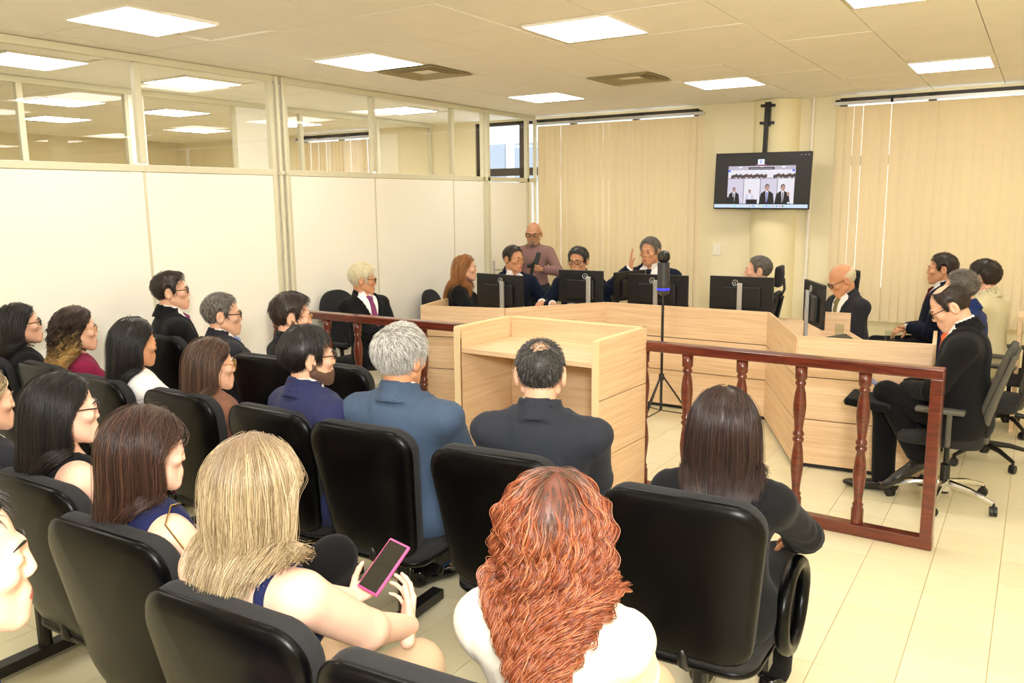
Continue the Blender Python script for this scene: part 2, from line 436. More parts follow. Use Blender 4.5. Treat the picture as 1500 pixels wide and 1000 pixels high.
def joints(sp):
    """Skeleton in the person's own frame: x to the right, y ahead, z up, pelvis over the origin."""
    fem = sp.get('fem', False); seat = sp.get('seat', 0.46); stand = sp.get('stand', False)
    lean = R(sp.get('lean', -6)); side = R(sp.get('side', 0)); tw = R(sp.get('twist', 0))
    hs = sp.get('hs', 1.03 if fem else 1.09); Rh = rotm(sp.get('hy', 0), sp.get('hp', 0), sp.get('hr', 0))
    s = 1.0
    for _ in range(5):
        pel = np.array((0, 0, 0.93 * s if stand else seat + 0.09 * s), F32)
        sd = nrm((math.sin(side), math.sin(lean), math.cos(lean) * math.cos(side)))
        nb = pel + 0.52 * s * sd
        nd = nrm(sd + np.array((0, sp.get('neckf', 0.28), 0), F32))
        hc = nb + (0.142 if fem else 0.140) * s * nd
        crown = hc + 0.118 * hs * Rh[:, 2]
        base = 0 if stand else seat
        s *= (sp['top'] - base) / (float(crown[2]) - base)
        s = min(1.12, max(0.84, s))
    J = dict(s=s, pel=pel, sd=sd, nb=nb, hc=hc, Rh=Rh, hs=hs, crown=crown, fem=fem, stand=stand, seat=seat)
    xa = nrm((math.cos(tw), math.sin(tw), 0)); xa = nrm(xa - sd * float(xa @ sd)); ya = np.cross(sd, xa)
    J['M'] = np.stack([xa, ya, sd], 1).astype(F32)
    J['nd'] = nd
    w = (0.158 if fem else 0.182) * s * sp.get('wide', 1.0)
    J['w'] = w
    fwd = sp.get('shf', 0.0)
    J['sh'] = [nb - 0.098 * s * sd + sg * w * xa + ya * fwd for sg in (-1, 1)]
    arms = sp.get('arms', 'lap')
    z0 = seat + 0.16
    pre = {'lap': ((-0.10, 0.30, z0 + 0.03), (0.09, 0.32, z0 + 0.02)), 'desk': ((-0.17, 0.36, 0.85), (0.17, 0.36, 0.85)), 'fold': ((0.02, 0.27, z0 + 0.14), (-0.04, 0.30, z0 + 0.12)),
           'knees': ((-0.15, 0.42, z0), (0.15, 0.42, z0)), 'rest': ((-0.27, 0.26, z0 + 0.06), (0.27, 0.26, z0 + 0.06))}
    W = pre[arms] if isinstance(arms, str) else arms
    poles = sp.get('poles', ((-0.75, -0.55, -0.5), (0.75, -0.55, -0.5)))
    l1, l2 = (0.285 * s, 0.255 * s) if not fem else (0.265 * s, 0.235 * s)
    J['el'] = []; J['wr'] = []
    for i in range(2):
        e, c = ik(J['sh'][i], W[i], l1, l2, poles[i]); J['el'].append(e); J['wr'].append(c)
    hx = 0.088 * s
    if stand:
        J['hip'] = [pel + np.array((sg * hx, 0, -0.03), F32) for sg in (-1, 1)]
        J['kn'] = [np.array((sg * 0.10, 0.02, 0.50 * s), F32) for sg in (-1, 1)]
        J['an'] = [np.array((sg * 0.11, -0.02, 0.09), F32) for sg in (-1, 1)]
    else:
        J['hip'] = [pel + np.array((sg * hx, 0.02, -0.01), F32) for sg in (-1, 1)]
        kx = sp.get('kx', 0.13)
        J['kn'] = [np.array((sg * kx, 0.45 * s, seat + 0.07), F32) for sg in (-1, 1)]
        J['an'] = [np.array((sg * kx, 0.46 * s + sp.get('footf', 0.0), 0.09), F32) for sg in (-1, 1)]
        if 'legs' in sp:
            J['kn'] = [np.array(v, F32) for v in sp['legs'][0]]; J['an'] = [np.array(v, F32) for v in sp['legs'][1]]
    J['fat'] = sp.get('fat', 1.0); J['armk'] = sp.get('armk', 1.0)
    return J

def torso(P, J):
    s = J['s']; q = ((P - J['pel']) @ J['M']) / s; ft = J['fat']
    Q = q.copy(); Q[:, 0] = np.abs(Q[:, 0])
    wd = J['w'] / s
    if J['fem']:
        d = ell(q, (0, -0.01, 0.0), (0.175, 0.125, 0.13))
        d = sm(d, ell(q, (0, 0.0, 0.15), (0.135 * ft, 0.10 * ft, 0.17)), 0.06)
        d = sm(d, ell(q, (0, 0.0, 0.35), (0.150, 0.100, 0.17)), 0.05)
        d = sm(d, ell(Q, (0.075, 0.075, 0.30), (0.066, 0.062, 0.066)), 0.03)
    else:
        d = ell(q, (0, -0.01, 0.0), (0.17, 0.125, 0.13))
        d = sm(d, ell(q, (0, 0.01, 0.15), (0.150 * ft, 0.115 * ft, 0.18)), 0.06)
        d = sm(d, ell(q, (0, 0.0, 0.35), (0.172, 0.112, 0.18)), 0.05)
    d = sm(d, cap(Q, (0.0, -0.012, 0.405), (wd * 0.92, -0.012, 0.425), 0.072, 0.060), 0.05)
    d = sm(d, cap(Q, (0.0, -0.014, 0.462), (wd * 0.86, -0.01, 0.428), 0.050, 0.048), 0.03)
    return d * s, q

def arm(P, J, i, g=0.0, end=None):
    fm = (0.86 if J['fem'] else 1.0) * J['armk']
    s, sh, e, w = J['s'], J['sh'][i], J['el'][i], J['wr'][i]
    d = cap(P, sh, e, 0.056 * fm * s + g, 0.046 * fm * s + g)
    d2 = cap(P, e, w, 0.044 * fm * s + g, (0.029 if g == 0 else 0.036) * fm * s + g)
    if end is not None:
        n = nrm(w - e); d2 = np.maximum(d2, ((P - w) @ n) + end)
    return sm(d, d2, 0.02)

def legs(P, J, g=0.0, ankle=True):
    d = None
    for i in range(2):
        a = cap(P, J['hip'][i], J['kn'][i], 0.088 + g, 0.062 + g)
        b = cap(P, J['kn'][i], J['an'][i], 0.060 + g, (0.045 if g == 0 else 0.056) + g)
        if g > 0: b = np.maximum(b, (J['an'][i][2] - 0.015) - P[:, 2])
        c = sm(a, b, 0.02)
        d = c if d is None else sm(d, c, 0.03)
    return d

def bounds(pts, pad):
    pts = np.asarray(pts); return pts.min(0) - pad, pts.max(0) + pad

def put_head(J, V): return (J['hc'] + J['hs'] * (np.asarray(V, F32) @ J['Rh'].T)).astype(F32)

def hair_side(P, style):
    """Positive where hair grows, in head coordinates."""
    y, z, x = P[:, 1], P[:, 2], np.abs(P[:, 0])
    if style == 'long':
        zl = np.interp(y, (-0.12, -0.02, 0.02, 0.05, 0.065, 0.09), (-0.11, -0.10, -0.02, 0.03, 0.062, 0.074))
    else:
        zl = np.interp(y, (-0.12, -0.045, -0.034, -0.024, 0.006, 0.012, 0.030, 0.040, 0.055, 0.07, 0.10), (-0.070, -0.068, -0.03, 0.026, 0.030, -0.016, -0.010, 0.040, 0.062, 0.078, 0.086))
    g = z - zl
    if style == 'receding':
        g = np.minimum(g, np.sqrt((x / 1.0) ** 2 + 0 * y) * 0.6 + 0.035 - y)
    if style == 'bald':
        g = np.minimum(np.minimum(g, 0.040 - z - 0.25 * y), 0.004 - y)
    if style == 'crown':
        g = np.minimum(g, 0.048 - y)
        g = np.minimum(g, np.sqrt(x ** 2 + y ** 2) - 0.045)
    return g

def strands(name, pts, r0, r1, m, parent):
    N, K, _ = pts.shape
    cu = bpy.data.hair_curves.new(name); cu.add_curves([K] * N)
    cu.attributes['position'].data.foreach_set('vector', np.ascontiguousarray(pts, F32).ravel())
    t = np.linspace(0, 1, K); rr = np.broadcast_to((r0 + (r1 - r0) * t ** 1.6)[None], (N, K)) * rng.uniform(0.7, 1.2, (N, 1))
    cu.points.foreach_set('radius', np.ascontiguousarray(rr, F32).ravel())
    cu.materials.append(m)
    return link(name, cu, parent)

def grad(f, P, e=0.003):
    d0 = f(P)
    g = np.stack([f(P + np.array(v, F32) * e) - d0 for v in ((1, 0, 0), (0, 1, 0), (0, 0, 1))], 1)
    return d0, g / np.maximum(1e-6, np.linalg.norm(g, axis=1))[:, None]

def short_hair(root, J, H):
    """Close cut hair: a dense cap with a layer of short strands combed over it."""
    style, th, n, L = H.get('style', 'short'), H.get('th', 0.012), H.get('n', 1500), H.get('len', 0.028)
    fem = J['fem']
    hk = dict(fem=fem, full=False)
    sd = float(H.get('seed', 1))
    def f(P):
        t = th * (0.35 + 0.65 * np.clip((P[:, 2] + 0.05) / 0.10, 0, 1)) + H.get('quiff', 0) * np.clip((P[:, 1] - 0.02) / 0.05, 0, 1) * np.clip((P[:, 2] - 0.04) / 0.04, 0, 1)
        gs = hair_side(P, style)
        if H.get('hole'): gs = np.minimum(gs, (np.linalg.norm(P - np.array(H['hole'][:3], F32), axis=1) - H['hole'][3]) * 0.6 + 0.010 * wob(P, 90, 4))
        t = t * (0.22 + 0.78 * np.clip(gs / 0.028, 0, 1))
        a = head_f(P, **hk) - t - 0.0016 * wob(P, 75, sd)
        return -sm(-a, gs + 0.004 * wob(P, 55, sd), 0.003)
    V, Fc = polygonize(f, (-0.105, -0.135, -0.10), (0.105, 0.135, 0.155), 0.0045, margin=0.012)
    keep = V
    o = link('hair', mesh_from('hair', put_head(J, V), Fc, H['cap'], True), root)
    if n:
        pick = V[rng.integers(0, len(V), n)] + rng.normal(0, 0.002, (n, 3)).astype(F32)
        if H.get('hole'):                                              # sparse hair over the thinning crown
            hv = head_mesh(fem, 1.0, 1.0, 0.0045)[0]; hv = hv[np.linalg.norm(hv - np.array(H['hole'][:3], F32), axis=1) < H['hole'][3] + 0.012]
            if len(hv): pick = np.concatenate([pick, hv[rng.integers(0, len(hv), H.get('sparse', 200))] + rng.normal(0, 0.002, (H.get('sparse', 200), 3)).astype(F32)])
        pick = pick[hair_side(pick, style) > -0.002]
        d0, nr = grad(lambda P: head_f(P, **hk), pick)
        wh = np.array(H.get('whorl', (0.012, -0.055, 0.105)), F32)
        v = pick - wh; v = v - nr * (v * nr).sum(1)[:, None]
        v += np.array(H.get('comb', (0.02, -0.01, -0.02)), F32) + rng.normal(0, 0.022, v.shape)
        v = v - nr * (v * nr).sum(1)[:, None]
        v /= np.maximum(1e-6, np.linalg.norm(v, axis=1))[:, None]
        l = L * rng.uniform(0.6, 1.15, len(pick))
        T = np.linspace(0, 1, 5)[None, :, None]
        lift = H.get('lift', 0.25)
        pts = pick[:, None] + v[:, None] * (l[:, None, None] * T) + nr[:, None] * (lift * l[:, None, None] * T - (l[:, None, None] * T) ** 2 / 0.17)
        pts = put_head(J, pts.reshape(-1, 3)).reshape(pts.shape)
        so = strands('hair_strands', pts, H.get('r', 0.0009), 0.0003, H['mat'], o)
        so['kind'] = 'stuff'
    return o

def long_hair(root, J, H, body):
    """Hair that falls: guide strands slide over head and shoulders, children gather in locks round them."""
    fem = J['fem']; G, C, L, K = H.get('guides', 420), H.get('kids', 9), H.get('len', 0.4), H.get('k', 22)
    th = H.get('th', 0.014)
    def fc(P):
        gs = hair_side(P, 'long')
        a = head_f(P, fem, full=False) - th * (0.2 + 0.8 * np.clip(gs / 0.03, 0, 1))
        return -sm(-a, gs + 0.003 * wob(P, 60), 0.004)
    V, Fc = polygonize(fc, (-0.11, -0.14, -0.13), (0.11, 0.14, 0.155), 0.005, margin=0.012)
    o = link('hair', mesh_from('hair', put_head(J, V), Fc, H['cap'], True), root)
    hc, Rh, hs = J['hc'], J['Rh'], J['hs']
    sk = V[rng.integers(0, len(V), G * 4)]
    sk = sk[hair_side(sk, 'long') > H.get('edge', 0.006)][:G]
    dd, nr = grad(lambda P: head_f(P, fem, full=False), sk)
    part = H.get('part', 0.012)
    sx = np.where(sk[:, 0] > part, 1.0, -1.0)
    top = np.clip((sk[:, 2] - 0.03) / 0.08, 0, 1)
    frn = np.clip((sk[:, 1] + 0.09) / 0.12, 0.12, 1)
    comb = np.stack([sx * (0.35 + 0.65 * top) * frn * H.get('spread', 1.0), -0.55 - 0.5 * (sk[:, 1] > 0.0), 0.10 - 0.9 * (1 - top)], 1).astype(F32)
    comb -= nr * (comb * nr).sum(1)[:, None]
    comb /= np.maximum(1e-6, np.linalg.norm(comb, axis=1))[:, None]
    X = put_head(J, sk - nr * 0.002); D = (comb @ Rh.T).astype(F32); NW = (nr @ Rh.T).astype(F32)
    D = D + NW * H.get('lift', 0.25); D /= np.linalg.norm(D, axis=1)[:, None]
    clr = (H.get('clr', 0.006) + H.get('vol', 0.018) * rng.uniform(0.05, 1.0, len(X))).astype(F32)
    fh = lambda P: head_f((P - hc) @ Rh / hs, fem, full=False) * hs
    fe = lambda P: sm(fh(P), body(P), 0.02)
    if H.get('zend'): L = np.clip((X[:, 2] - H['zend']) * 1.10 + 0.05 * top + 0.02, 0.05, 0.6)
    Lg = L * rng.uniform(0.86, 1.05, len(X)) * np.clip(1.0 - H.get('layer', 0.0) * top, 0.3, 1)
    st = (Lg / (K - 1)).astype(F32)
    path = [X.copy()]
    gr = np.array((0, 0, -1), F32) + np.array(H.get('wind', (0, 0, 0)), F32)
    flare = H.get('flare', 0.0)
    for k in range(1, K):
        u = k / (K - 1)
        D = D * 0.72 + gr * 0.36
        rl = (X - hc) @ Rh
        low = np.clip((-0.055 - rl[:, 2]) / 0.06, 0, 1) * H.get('gather', 1.0)
        ga = np.stack([-rl[:, 0] * H.get('pull', 3.0), H.get('back', -0.12) - 1.4 * np.clip(rl[:, 1] + 0.05, 0, 0.2), np.zeros(len(X))], 1).astype(F32)
        D = D + (ga @ Rh.T) * (low * 0.55)[:, None] * np.array((1, 1, 0), F32)
        if flare and u > 0.6: D = D + NW * flare * (u - 0.6) * np.array((1, 1, 0), F32)
        fr_ = np.clip((rl[:, 1] - 0.005) / 0.05, 0, 1) * (rl[:, 2] < 0.075)
        D = D - (0.9 * fr_)[:, None] * Rh[:, 1][None]
        D /= np.linalg.norm(D, axis=1)[:, None]
        X = X + D * st[:, None]
        for _ in range(2):
            d, g = grad(fe, X.astype(F32))
            w = np.clip(clr * min(1, 0.25 + 2.0 * u) - d, 0, 0.05)
            X = X + g * w[:, None]
        D = X - path[-1]; D /= np.maximum(1e-6, np.linalg.norm(D, axis=1))[:, None]
        path.append(X.copy())
    Gd = np.stack(path, 1)
    n = len(Gd)
    offs = rng.normal(0, 1, (n, C, 1, 3)); ph = rng.uniform(0, 6.28, (n, C, 1)); ph = ph * H.get('phase', 1.0) + rng.uniform(0, 6.28, (n, 1, 1)) * (1 - H.get('phase', 1.0))
    T = np.linspace(0, 1, K)[None, None, :]
    wid = H.get('lock', 0.011) * (0.5 + 0.9 * T) * (1 - H.get('clump', 0.35) * T)
    pts = Gd[:, None] + offs * wid[..., None]
    amp = H.get('curl', 0.0)
    if amp:
        fr = H.get('freq', 6.0) * rng.uniform(0.8, 1.2, (n, 1, 1))
        a = fr * 6.283 * T * Lg[:, None, None] / 0.3 + ph; am = amp * np.clip(T * H.get('grow', 3.0), 0, 1) * rng.uniform(0.6, 1.3, (n, 1, 1))
        t = np.gradient(Gd, axis=1); t /= np.maximum(1e-6, np.linalg.norm(t, axis=2))[..., None]
        b1 = np.cross(t, np.array((0.3, 1, 0.2))); b1 /= np.maximum(1e-6, np.linalg.norm(b1, axis=2))[..., None]; b2 = np.cross(t, b1)
        pts = pts + b1[:, None] * (am * np.cos(a))[..., None] + b2[:, None] * (am * np.sin(a))[..., None]
    trim = rng.uniform(0.88, 1.0, (n, C, 1, 1))
    pts = pts.reshape(n * C, K, 3).astype(F32)
    so = strands('hair_strands', pts, H.get('r', 0.0009), H.get('r1', 0.0004), H['mat'], o)
    so['kind'] = 'stuff'
    return o

EYE = None
def eye_mesh():
    global EYE
    if EYE is None:
        V, Fc, mi = [], [], []
        nl, ns = 9, 14
        for i in range(nl + 1):
            a = math.pi * i / nl
            for k in range(ns):
                b = 2 * math.pi * k / ns
                V.append((math.sin(a) * math.cos(b), math.cos(a), math.sin(a) * math.sin(b)))
        for i in range(nl):
            for k in range(ns):
                Fc.append((i * ns + k, (i + 1) * ns + k, (i + 1) * ns + (k + 1) % ns, i * ns + (k + 1) % ns)); mi.append(1 if i < 2 else 0)
        EYE = mesh_from('eye', np.array(V) * 0.0128, np.array(Fc), [mat('eye_white', '#d8cfc4', 0.25), mat('eye_iris', '#2a1a10', 0.15)], True, mi)
    return EYE

def glasses(root, J, m, round_=False, hw=0.026, hh=0.018):
    b = MB()
    for sg in (-1, 1):
        pts = []
        for k in range(20):
            a = 2 * math.pi * k / 20; e = 1.0 if round_ else 0.6
            cx = math.copysign(abs(math.cos(a)) ** e, math.cos(a)); cz = math.copysign(abs(math.sin(a)) ** e, math.sin(a))
            x = sg * 0.033 + cx * hw; pts.append((x, 0.106 - abs(x) * 0.12, 0.001 + cz * hh))
        b.tube(pts, 0.0015 if m.name == 'glasses_gold' else 0.0026, 6, True)
        b.tube([(sg * 0.059, 0.099, 0.007), (sg * 0.072, 0.085, 0.008), (sg * 0.0805, 0.0, 0.010), (sg * 0.0795, -0.02, -0.004), (sg * 0.078, -0.032, -0.02)], 0.0015 if m.name == 'glasses_gold' else 0.0024, 6)
    b.tube([(-0.009, 0.107, 0.004), (0, 0.111, 0.007), (0.009, 0.107, 0.004)], 0.0014, 6)
    b.V = [tuple(v) for v in put_head(J, b.V)]
    g = b.obj('glasses', m, root, smooth=True)
    lens = MB()
    for sg in (-1, 1):
        lens.add(put_head(J, [(sg * 0.033 + math.cos(2 * math.pi * k / 14) * hw * 0.95, 0.105 - abs(sg * 0.033 + math.cos(2 * math.pi * k / 14) * hw) * 0.12, 0.001 + math.sin(2 * math.pi * k / 14) * hh * 0.95) for k in range(14)]).tolist(), [tuple(range(14))])
    lens.obj('lens', M_glass, g)
    return g

SHOE = {}
def shoe_mesh(m):
    if m.name not in SHOE:
        def f(P):
            d = cap(P, (0, -0.05, 0.05), (0, 0.12, 0.034), 0.042, 0.034)
            d = sm(d, ell(P, (0, 0.17, 0.028), (0.038, 0.075, 0.026)), 0.03)
            d = sm(d, cap(P, (0, -0.045, 0.06), (0, -0.04, 0.105), 0.040, 0.042), 0.03)
            d = np.maximum(d, P[:, 2] - 0.105)
            return np.maximum(d, 0.004 - P[:, 2])
        V, Fc = polygonize(f, (-0.07, -0.12, -0.02), (0.07, 0.27, 0.13), 0.009, margin=0.01)
        SHOE[m.name] = mesh_from('shoe', V, Fc, m, True)
    return SHOE[m.name]

M_shoe = None
def person(label, hx, hy, top, psi, sp, outfit, hair=None, group=None):
    """hx, hy, top: where the crown of the head is; psi: which way the body faces, degrees counter-clockwise from +y."""
    sp = dict(sp); sp['top'] = top
    J = joints(sp); c, s_ = math.cos(R(psi)), math.sin(R(psi))
    cx, cy = float(J['crown'][0]), float(J['crown'][1])
    root = thing('person', label, 'person', (hx - (c * cx - s_ * cy), hy - (s_ * cx + c * cy), 0), R(psi), group)
    res = sp.get('res', 0.013); fem = J['fem']; s = J['s']
    sk = outfit['skin']
    # --- body: one continuous skin, head and hands grown into it
    def fb(P):
        d, q = torso(P, J)
        for i in range(2): d = sm(d, arm(P, J, i), 0.035)
        d = sm(d, legs(P, J), 0.04)
        return sm(d, cap(P, J['hc'] + J['hs'] * (J['Rh'] @ np.array((0, -0.018, -0.045), F32)), J['nb'] - J['sd'] * 0.02, (0.048 if fem else 0.060) * s, (0.053 if fem else 0.066) * s), 0.03)
    pts = [J['hc'], J['pel'] - np.array((0, 0, 0.1), F32)] + J['sh'] + J['el'] + J['wr'] + J['kn'] + J['an']
    lo, hi = bounds(pts, 0.16)
    bare = outfit.get('bare', False)
    V, Fc = polygonize(fb, lo, hi, res if bare else max(res, 0.016))
    Vs, Fs, mi = [V], [Fc], [np.zeros(len(Fc), int)]
    hv, hf = head_mesh(fem, sp.get('nose', 1.0), sp.get('jaw', 1.0), sp.get('hres', 0.0045))
    fcn = hv[hf].mean(1); lips = (fcn[:, 1] > 0.088) & (fcn[:, 2] < -0.061) & (fcn[:, 2] > -0.082) & (np.abs(fcn[:, 0]) < 0.022) & (np.abs(fcn[:, 2] + 0.0712) < 0.0105 * (1 - (np.abs(fcn[:, 0]) / 0.024) ** 2))
    Vs.append(put_head(J, hv)); Fs.append(hf + len(V)); mi.append(lips.astype(int)); off = len(V) + len(hv)
    poses = sp.get('hands', ('relax', 'relax')); hdir = sp.get('hdir', (None, None))
    for i in range(2):
        v, f = hand_mesh(poses[i])
        v = v * (0.88 if fem else 1.0) * min(1.05, s + 0.02)
        if i == 0: v = v * np.array((-1, 1, 1), F32); f = f[:, ::-1]
        if hdir[i] is not None: fd, up = nrm(hdir[i][0]), np.asarray(hdir[i][1], F32)
        else:
            fa = nrm(J['wr'][i] - J['el'][i]); fd = nrm(fa * 0.6 + np.array((0.35 * (1 if i == 0 else -1), 0.5, -0.15), F32)); up = np.array((0, -0.1, 1), F32)
        up = nrm(up - fd * float(up @ fd)); xa = np.cross(fd, up)
        Vs.append((J['wr'][i] + v @ np.stack([xa, fd, up])).astype(F32)); Fs.append(f + off); off += len(v); mi.append(np.zeros(len(f), int))
    body = link('body', mesh_from('body', np.concatenate(Vs), np.concatenate(Fs), [sk, outfit.get('lips', sk)], True, np.concatenate(mi)), root)
    for sg in (-1, 1):
        e = link('eye', eye_mesh(), root)
        M = np.array(J['Rh']) * J['hs'] * 0.98
        M4 = Matrix(M.tolist()).to_4x4(); M4.translation = Vector(put_head(J, [(sg * 0.031, 0.0815, -0.0005)])[0].tolist()); e.matrix_local = M4
        bp = [(sg * 0.012, 0.099, 0.0195), (sg * 0.024, 0.0975, 0.024), (sg * 0.036, 0.092, 0.024), (sg * 0.047, 0.080, 0.018)]
        MB().tube(put_head(J, bp).tolist(), [0.0022, 0.0032, 0.0026, 0.001], 6).obj('eyebrow', outfit.get('brow', hair['cap'] if hair else sk), root, smooth=True)
    # --- clothes
    seed = float(rng.uniform(0, 30))
    jk = outfit.get('jacket'); topc = outfit.get('top'); wn = outfit.get('open', 0.085); zb = outfit.get('button', 0.20)
    # neck frame
    zc = nrm(J['sd'] + np.array((0, 0.30, 0), F32)); xc = J['M'][:, 0]; xc = nrm(xc - zc * float(xc @ zc)); yc = np.cross(zc, xc); MN = np.stack([xc, yc, zc], 1)
    nc = J['nb'] + J['sd'] * 0.0
    def collar(P, r0, h0, h1, th, front, tilt=0.5):
        q = (P - nc) @ MN / s
        rho = np.sqrt(q[:, 0] ** 2 + (q[:, 1] * 0.94) ** 2); rr = r0 - 0.30 * (q[:, 2] - h0)
        d = np.abs(rho - rr) - th
        hh1 = h1 - tilt * np.clip(q[:, 1] + 0.06, 0, 1) * 0.25
        d = np.maximum(np.maximum(d, h0 - q[:, 2]), q[:, 2] - hh1)
        return np.maximum(d, q[:, 1] - front) * s
    g = outfit.get('thick', 0.020)
    tlo, thi = bounds([J['pel'] - np.array((0, 0, 0.0), F32), J['nb'] + J['sd'] * 0.03] + J['sh'] + J['el'] + J['wr'], 0.19)
    if jk:
        ez = outfit.get('hem', J['pel'][2] - (0.10 if not J['stand'] else 0.16))
        def fj(P):
            d, q = torso(P, J); d = d - g
            pad = ell(np.abs(q) * np.array((1, 0, 0), F32) + q * np.array((0, 1, 1), F32), (J['w'] / s + 0.012, -0.008, 0.440), (0.056, 0.058, 0.034)) * s * (1.0 if not fem else 1.0) - g * (0.5 if not fem else -0.2)
            d = sm(d, pad, 0.035)
            lat = np.abs(q[:, 0])
            d = sm(d, ell(q, (0, 0.03, -0.02), (0.185 * J['fat'], 0.15, 0.15)) * s - 0.010, 0.04)
            da = None
            for i in range(2):
                a = arm(P, J, i, 0.017, 0.012)
                n = nrm(J['wr'][i] - J['el'][i]); de = (P - J['el'][i]) @ n
                a = a + 0.004 * np.sin(de * 150 + 3 * np.sin(P[:, 0] * 40)) * np.exp(-(de / 0.09) ** 2)
                da = a if da is None else np.minimum(da, a)
            seam = 0.004 * np.exp(-(((lat - (J['w'] / s + 0.004)) / 0.009) ** 2)) * np.clip((q[:, 2] - 0.30) / 0.05, 0, 1)
            d = sm(d, da, 0.022) + seam
            d = d + outfit.get('fold', 0.007) * wob(P, 10, seed) + 0.003 * wob(P, 27, seed + 3)
            d = d + 0.0028 * np.exp(-((q[:, 0] / 0.006) ** 2)) * (q[:, 1] < -0.03) * (q[:, 2] < 0.46)
            if wn:
                w = np.clip((q[:, 2] - zb) / (0.47 - zb), 0, 1.3) * wn
                vv = lat - w
                d = d - 0.006 * np.clip(1 - np.abs(vv - 0.022) / 0.026, 0, 1) * (q[:, 1] > 0.02) * (q[:, 2] > zb)
                d = np.maximum(d, -np.maximum(np.maximum(vv, zb - q[:, 2]) * s, 0.015 - q[:, 1]))
            if not J['stand']: d = np.maximum(d, ez - P[:, 2])
            else: d = np.maximum(d, ez - P[:, 2])
            nk = cap(P, nc - zc * 0.05, nc + zc * 0.2, 0.062 * s, 0.060 * s); d = np.maximum(d, -nk)
            if outfit.get('collar', True):
                qn = (P - nc) @ MN / s; rho = np.linalg.norm(qn[:, :2] * np.array((1, 0.94), F32), axis=1)
                d = d - 0.0075 * np.clip((0.122 - rho) / 0.008, 0, 1) * (qn[:, 1] < 0.05)
                d = sm(d, collar(P, 0.096, -0.03, 0.056, 0.0065, 0.035), 0.004)
            return d
        V, Fc = polygonize(fj, tlo, thi, res, margin=0.025)
        jo = link(outfit.get('jname', 'jacket'), mesh_from('jacket', V, Fc, jk, True), root)
    if topc:
        slv = outfit.get('sleeve', None)          # None: hidden under the jacket; 'none': sleeveless; 'short'; 'long'
        gt = outfit.get('tg', 0.009 if jk else 0.012)
        def ft(P):
            d, q = torso(P, J); lat = np.abs(q[:, 0]); d = d - gt
            if slv in ('long', 'short'):
                for i in range(2):
                    if slv == 'long': a = arm(P, J, i, 0.014, 0.02)
                    else:
                        e2 = J['sh'][i] + (J['el'][i] - J['sh'][i]) * 0.62; n = nrm(J['el'][i] - J['sh'][i])
                        a = np.maximum(cap(P, J['sh'][i], e2, 0.068 * s * (0.9 if fem else 1), 0.066 * s * (0.9 if fem else 1)), (P - e2) @ n)
                    d = sm(d, a, 0.02)
                d = d + 0.006 * wob(P, 11, seed)
            if slv == 'none':
                nl = outfit.get('neck', 0.40); st = outfit.get('strap', 0.03); sx_ = outfit.get('strapx', 0.095)
                dn = np.minimum(q[:, 2] - nl + 0.0 * lat, 1e3)
                strap = np.abs(lat - sx_) - st
                d = np.maximum(d, np.minimum(dn, strap) * s)
                d = np.maximum(d, (lat - (J['w'] / s - 0.012)) * s)
            else:
                nk = cap(P, nc - zc * 0.05, nc + zc * 0.2, 0.060 * s, 0.058 * s); d = np.maximum(d, -nk)
            if outfit.get('shirt_collar', False):
                c_ = collar(P, 0.080, -0.025, outfit.get('sch', 0.064), 0.0062, 0.2, 0.6)
                qn = (P - nc) @ MN
                gap = 0.006 + 0.30 * np.clip(qn[:, 2] + 0.02, 0, 1)
                c_ = np.maximum(c_, np.where(qn[:, 1] > 0, gap - np.abs(qn[:, 0]), -1.0))
                d = sm(d, c_, 0.004)
            if not jk and outfit.get('placket'): d = d - 0.003 * np.exp(-((q[:, 0] / 0.02) ** 4)) * (q[:, 1] > 0)
            if jk and not slv:
                d = np.maximum(d, (lat - 0.145) * s)
            d = np.maximum(d, (J['pel'][2] - 0.06) - P[:, 2])
            if jk:
                for i in range(2):
                    n = nrm(J['wr'][i] - J['el'][i]); cf = np.maximum(cap(P, J['el'][i], J['wr'][i], 0.04 * s, 0.040 * s), np.abs((P - J['wr'][i]) @ n + 0.004) - 0.012)
                    d = np.minimum(d, cf)
            return d
        V, Fc = polygonize(ft, tlo, thi, min(res, 0.010), margin=0.02)
        link(outfit.get('tname', 'shirt'), mesh_from('shirt', V, Fc, topc, True), root)
    if outfit.get('tie'):
        def fti(P):
            d, q = torso(P, J)
            wz = np.interp(q[:, 2], (0.05, 0.16, 0.43, 0.46, 0.495), (0.044, 0.042, 0.022, 0.020, 0.026))
            d = d - 0.020; dd = d + 0.012
            kn = np.exp(-(((q[:, 2] - 0.477) / 0.018) ** 2)) * 0.012
            return np.maximum(np.maximum(np.maximum(d - kn, np.abs(q[:, 0]) - wz), np.maximum(0.10 - q[:, 2], q[:, 2] - 0.503)), 0.03 - q[:, 1])
        V, Fc = polygonize(fti, *bounds([J['pel'], J['nb']], 0.19), 0.007, margin=0.012)
        link('tie', mesh_from('tie', V, Fc, outfit['tie'], True), root)
    tr = outfit.get('trousers')
    if tr:
        def ftr(P):
            d = legs(P, J, 0.014)
            d2 = ell(P, J['pel'] + np.array((0, 0.0, -0.01), F32), (0.175 * s, 0.135 * s, 0.135 * s)) - 0.008
            return sm(d, d2, 0.05) + 0.005 * wob(P, 12, seed)
        lo, hi = bounds([J['pel']] + J['kn'] + J['an'], 0.17)
        V, Fc = polygonize(ftr, lo, hi, sp.get('lres', 0.02))
        link('skirt' if outfit.get('skirt') else 'trousers', mesh_from('trousers', V, Fc, tr, True), root)
    for i in range(2):
        if outfit.get('shoes', True):
            a = J['an'][i]; ps = sp.get('shoe_rot', ((0, 0, 0), (0, 0, 0)))[i]
            o = link('shoe', shoe_mesh(outfit.get('shoe', M_shoe)), root, (float(a[0]), float(a[1]), max(0.0, float(a[2]) - 0.09)), (R(ps[0]), R(ps[1]), R(ps[2])))
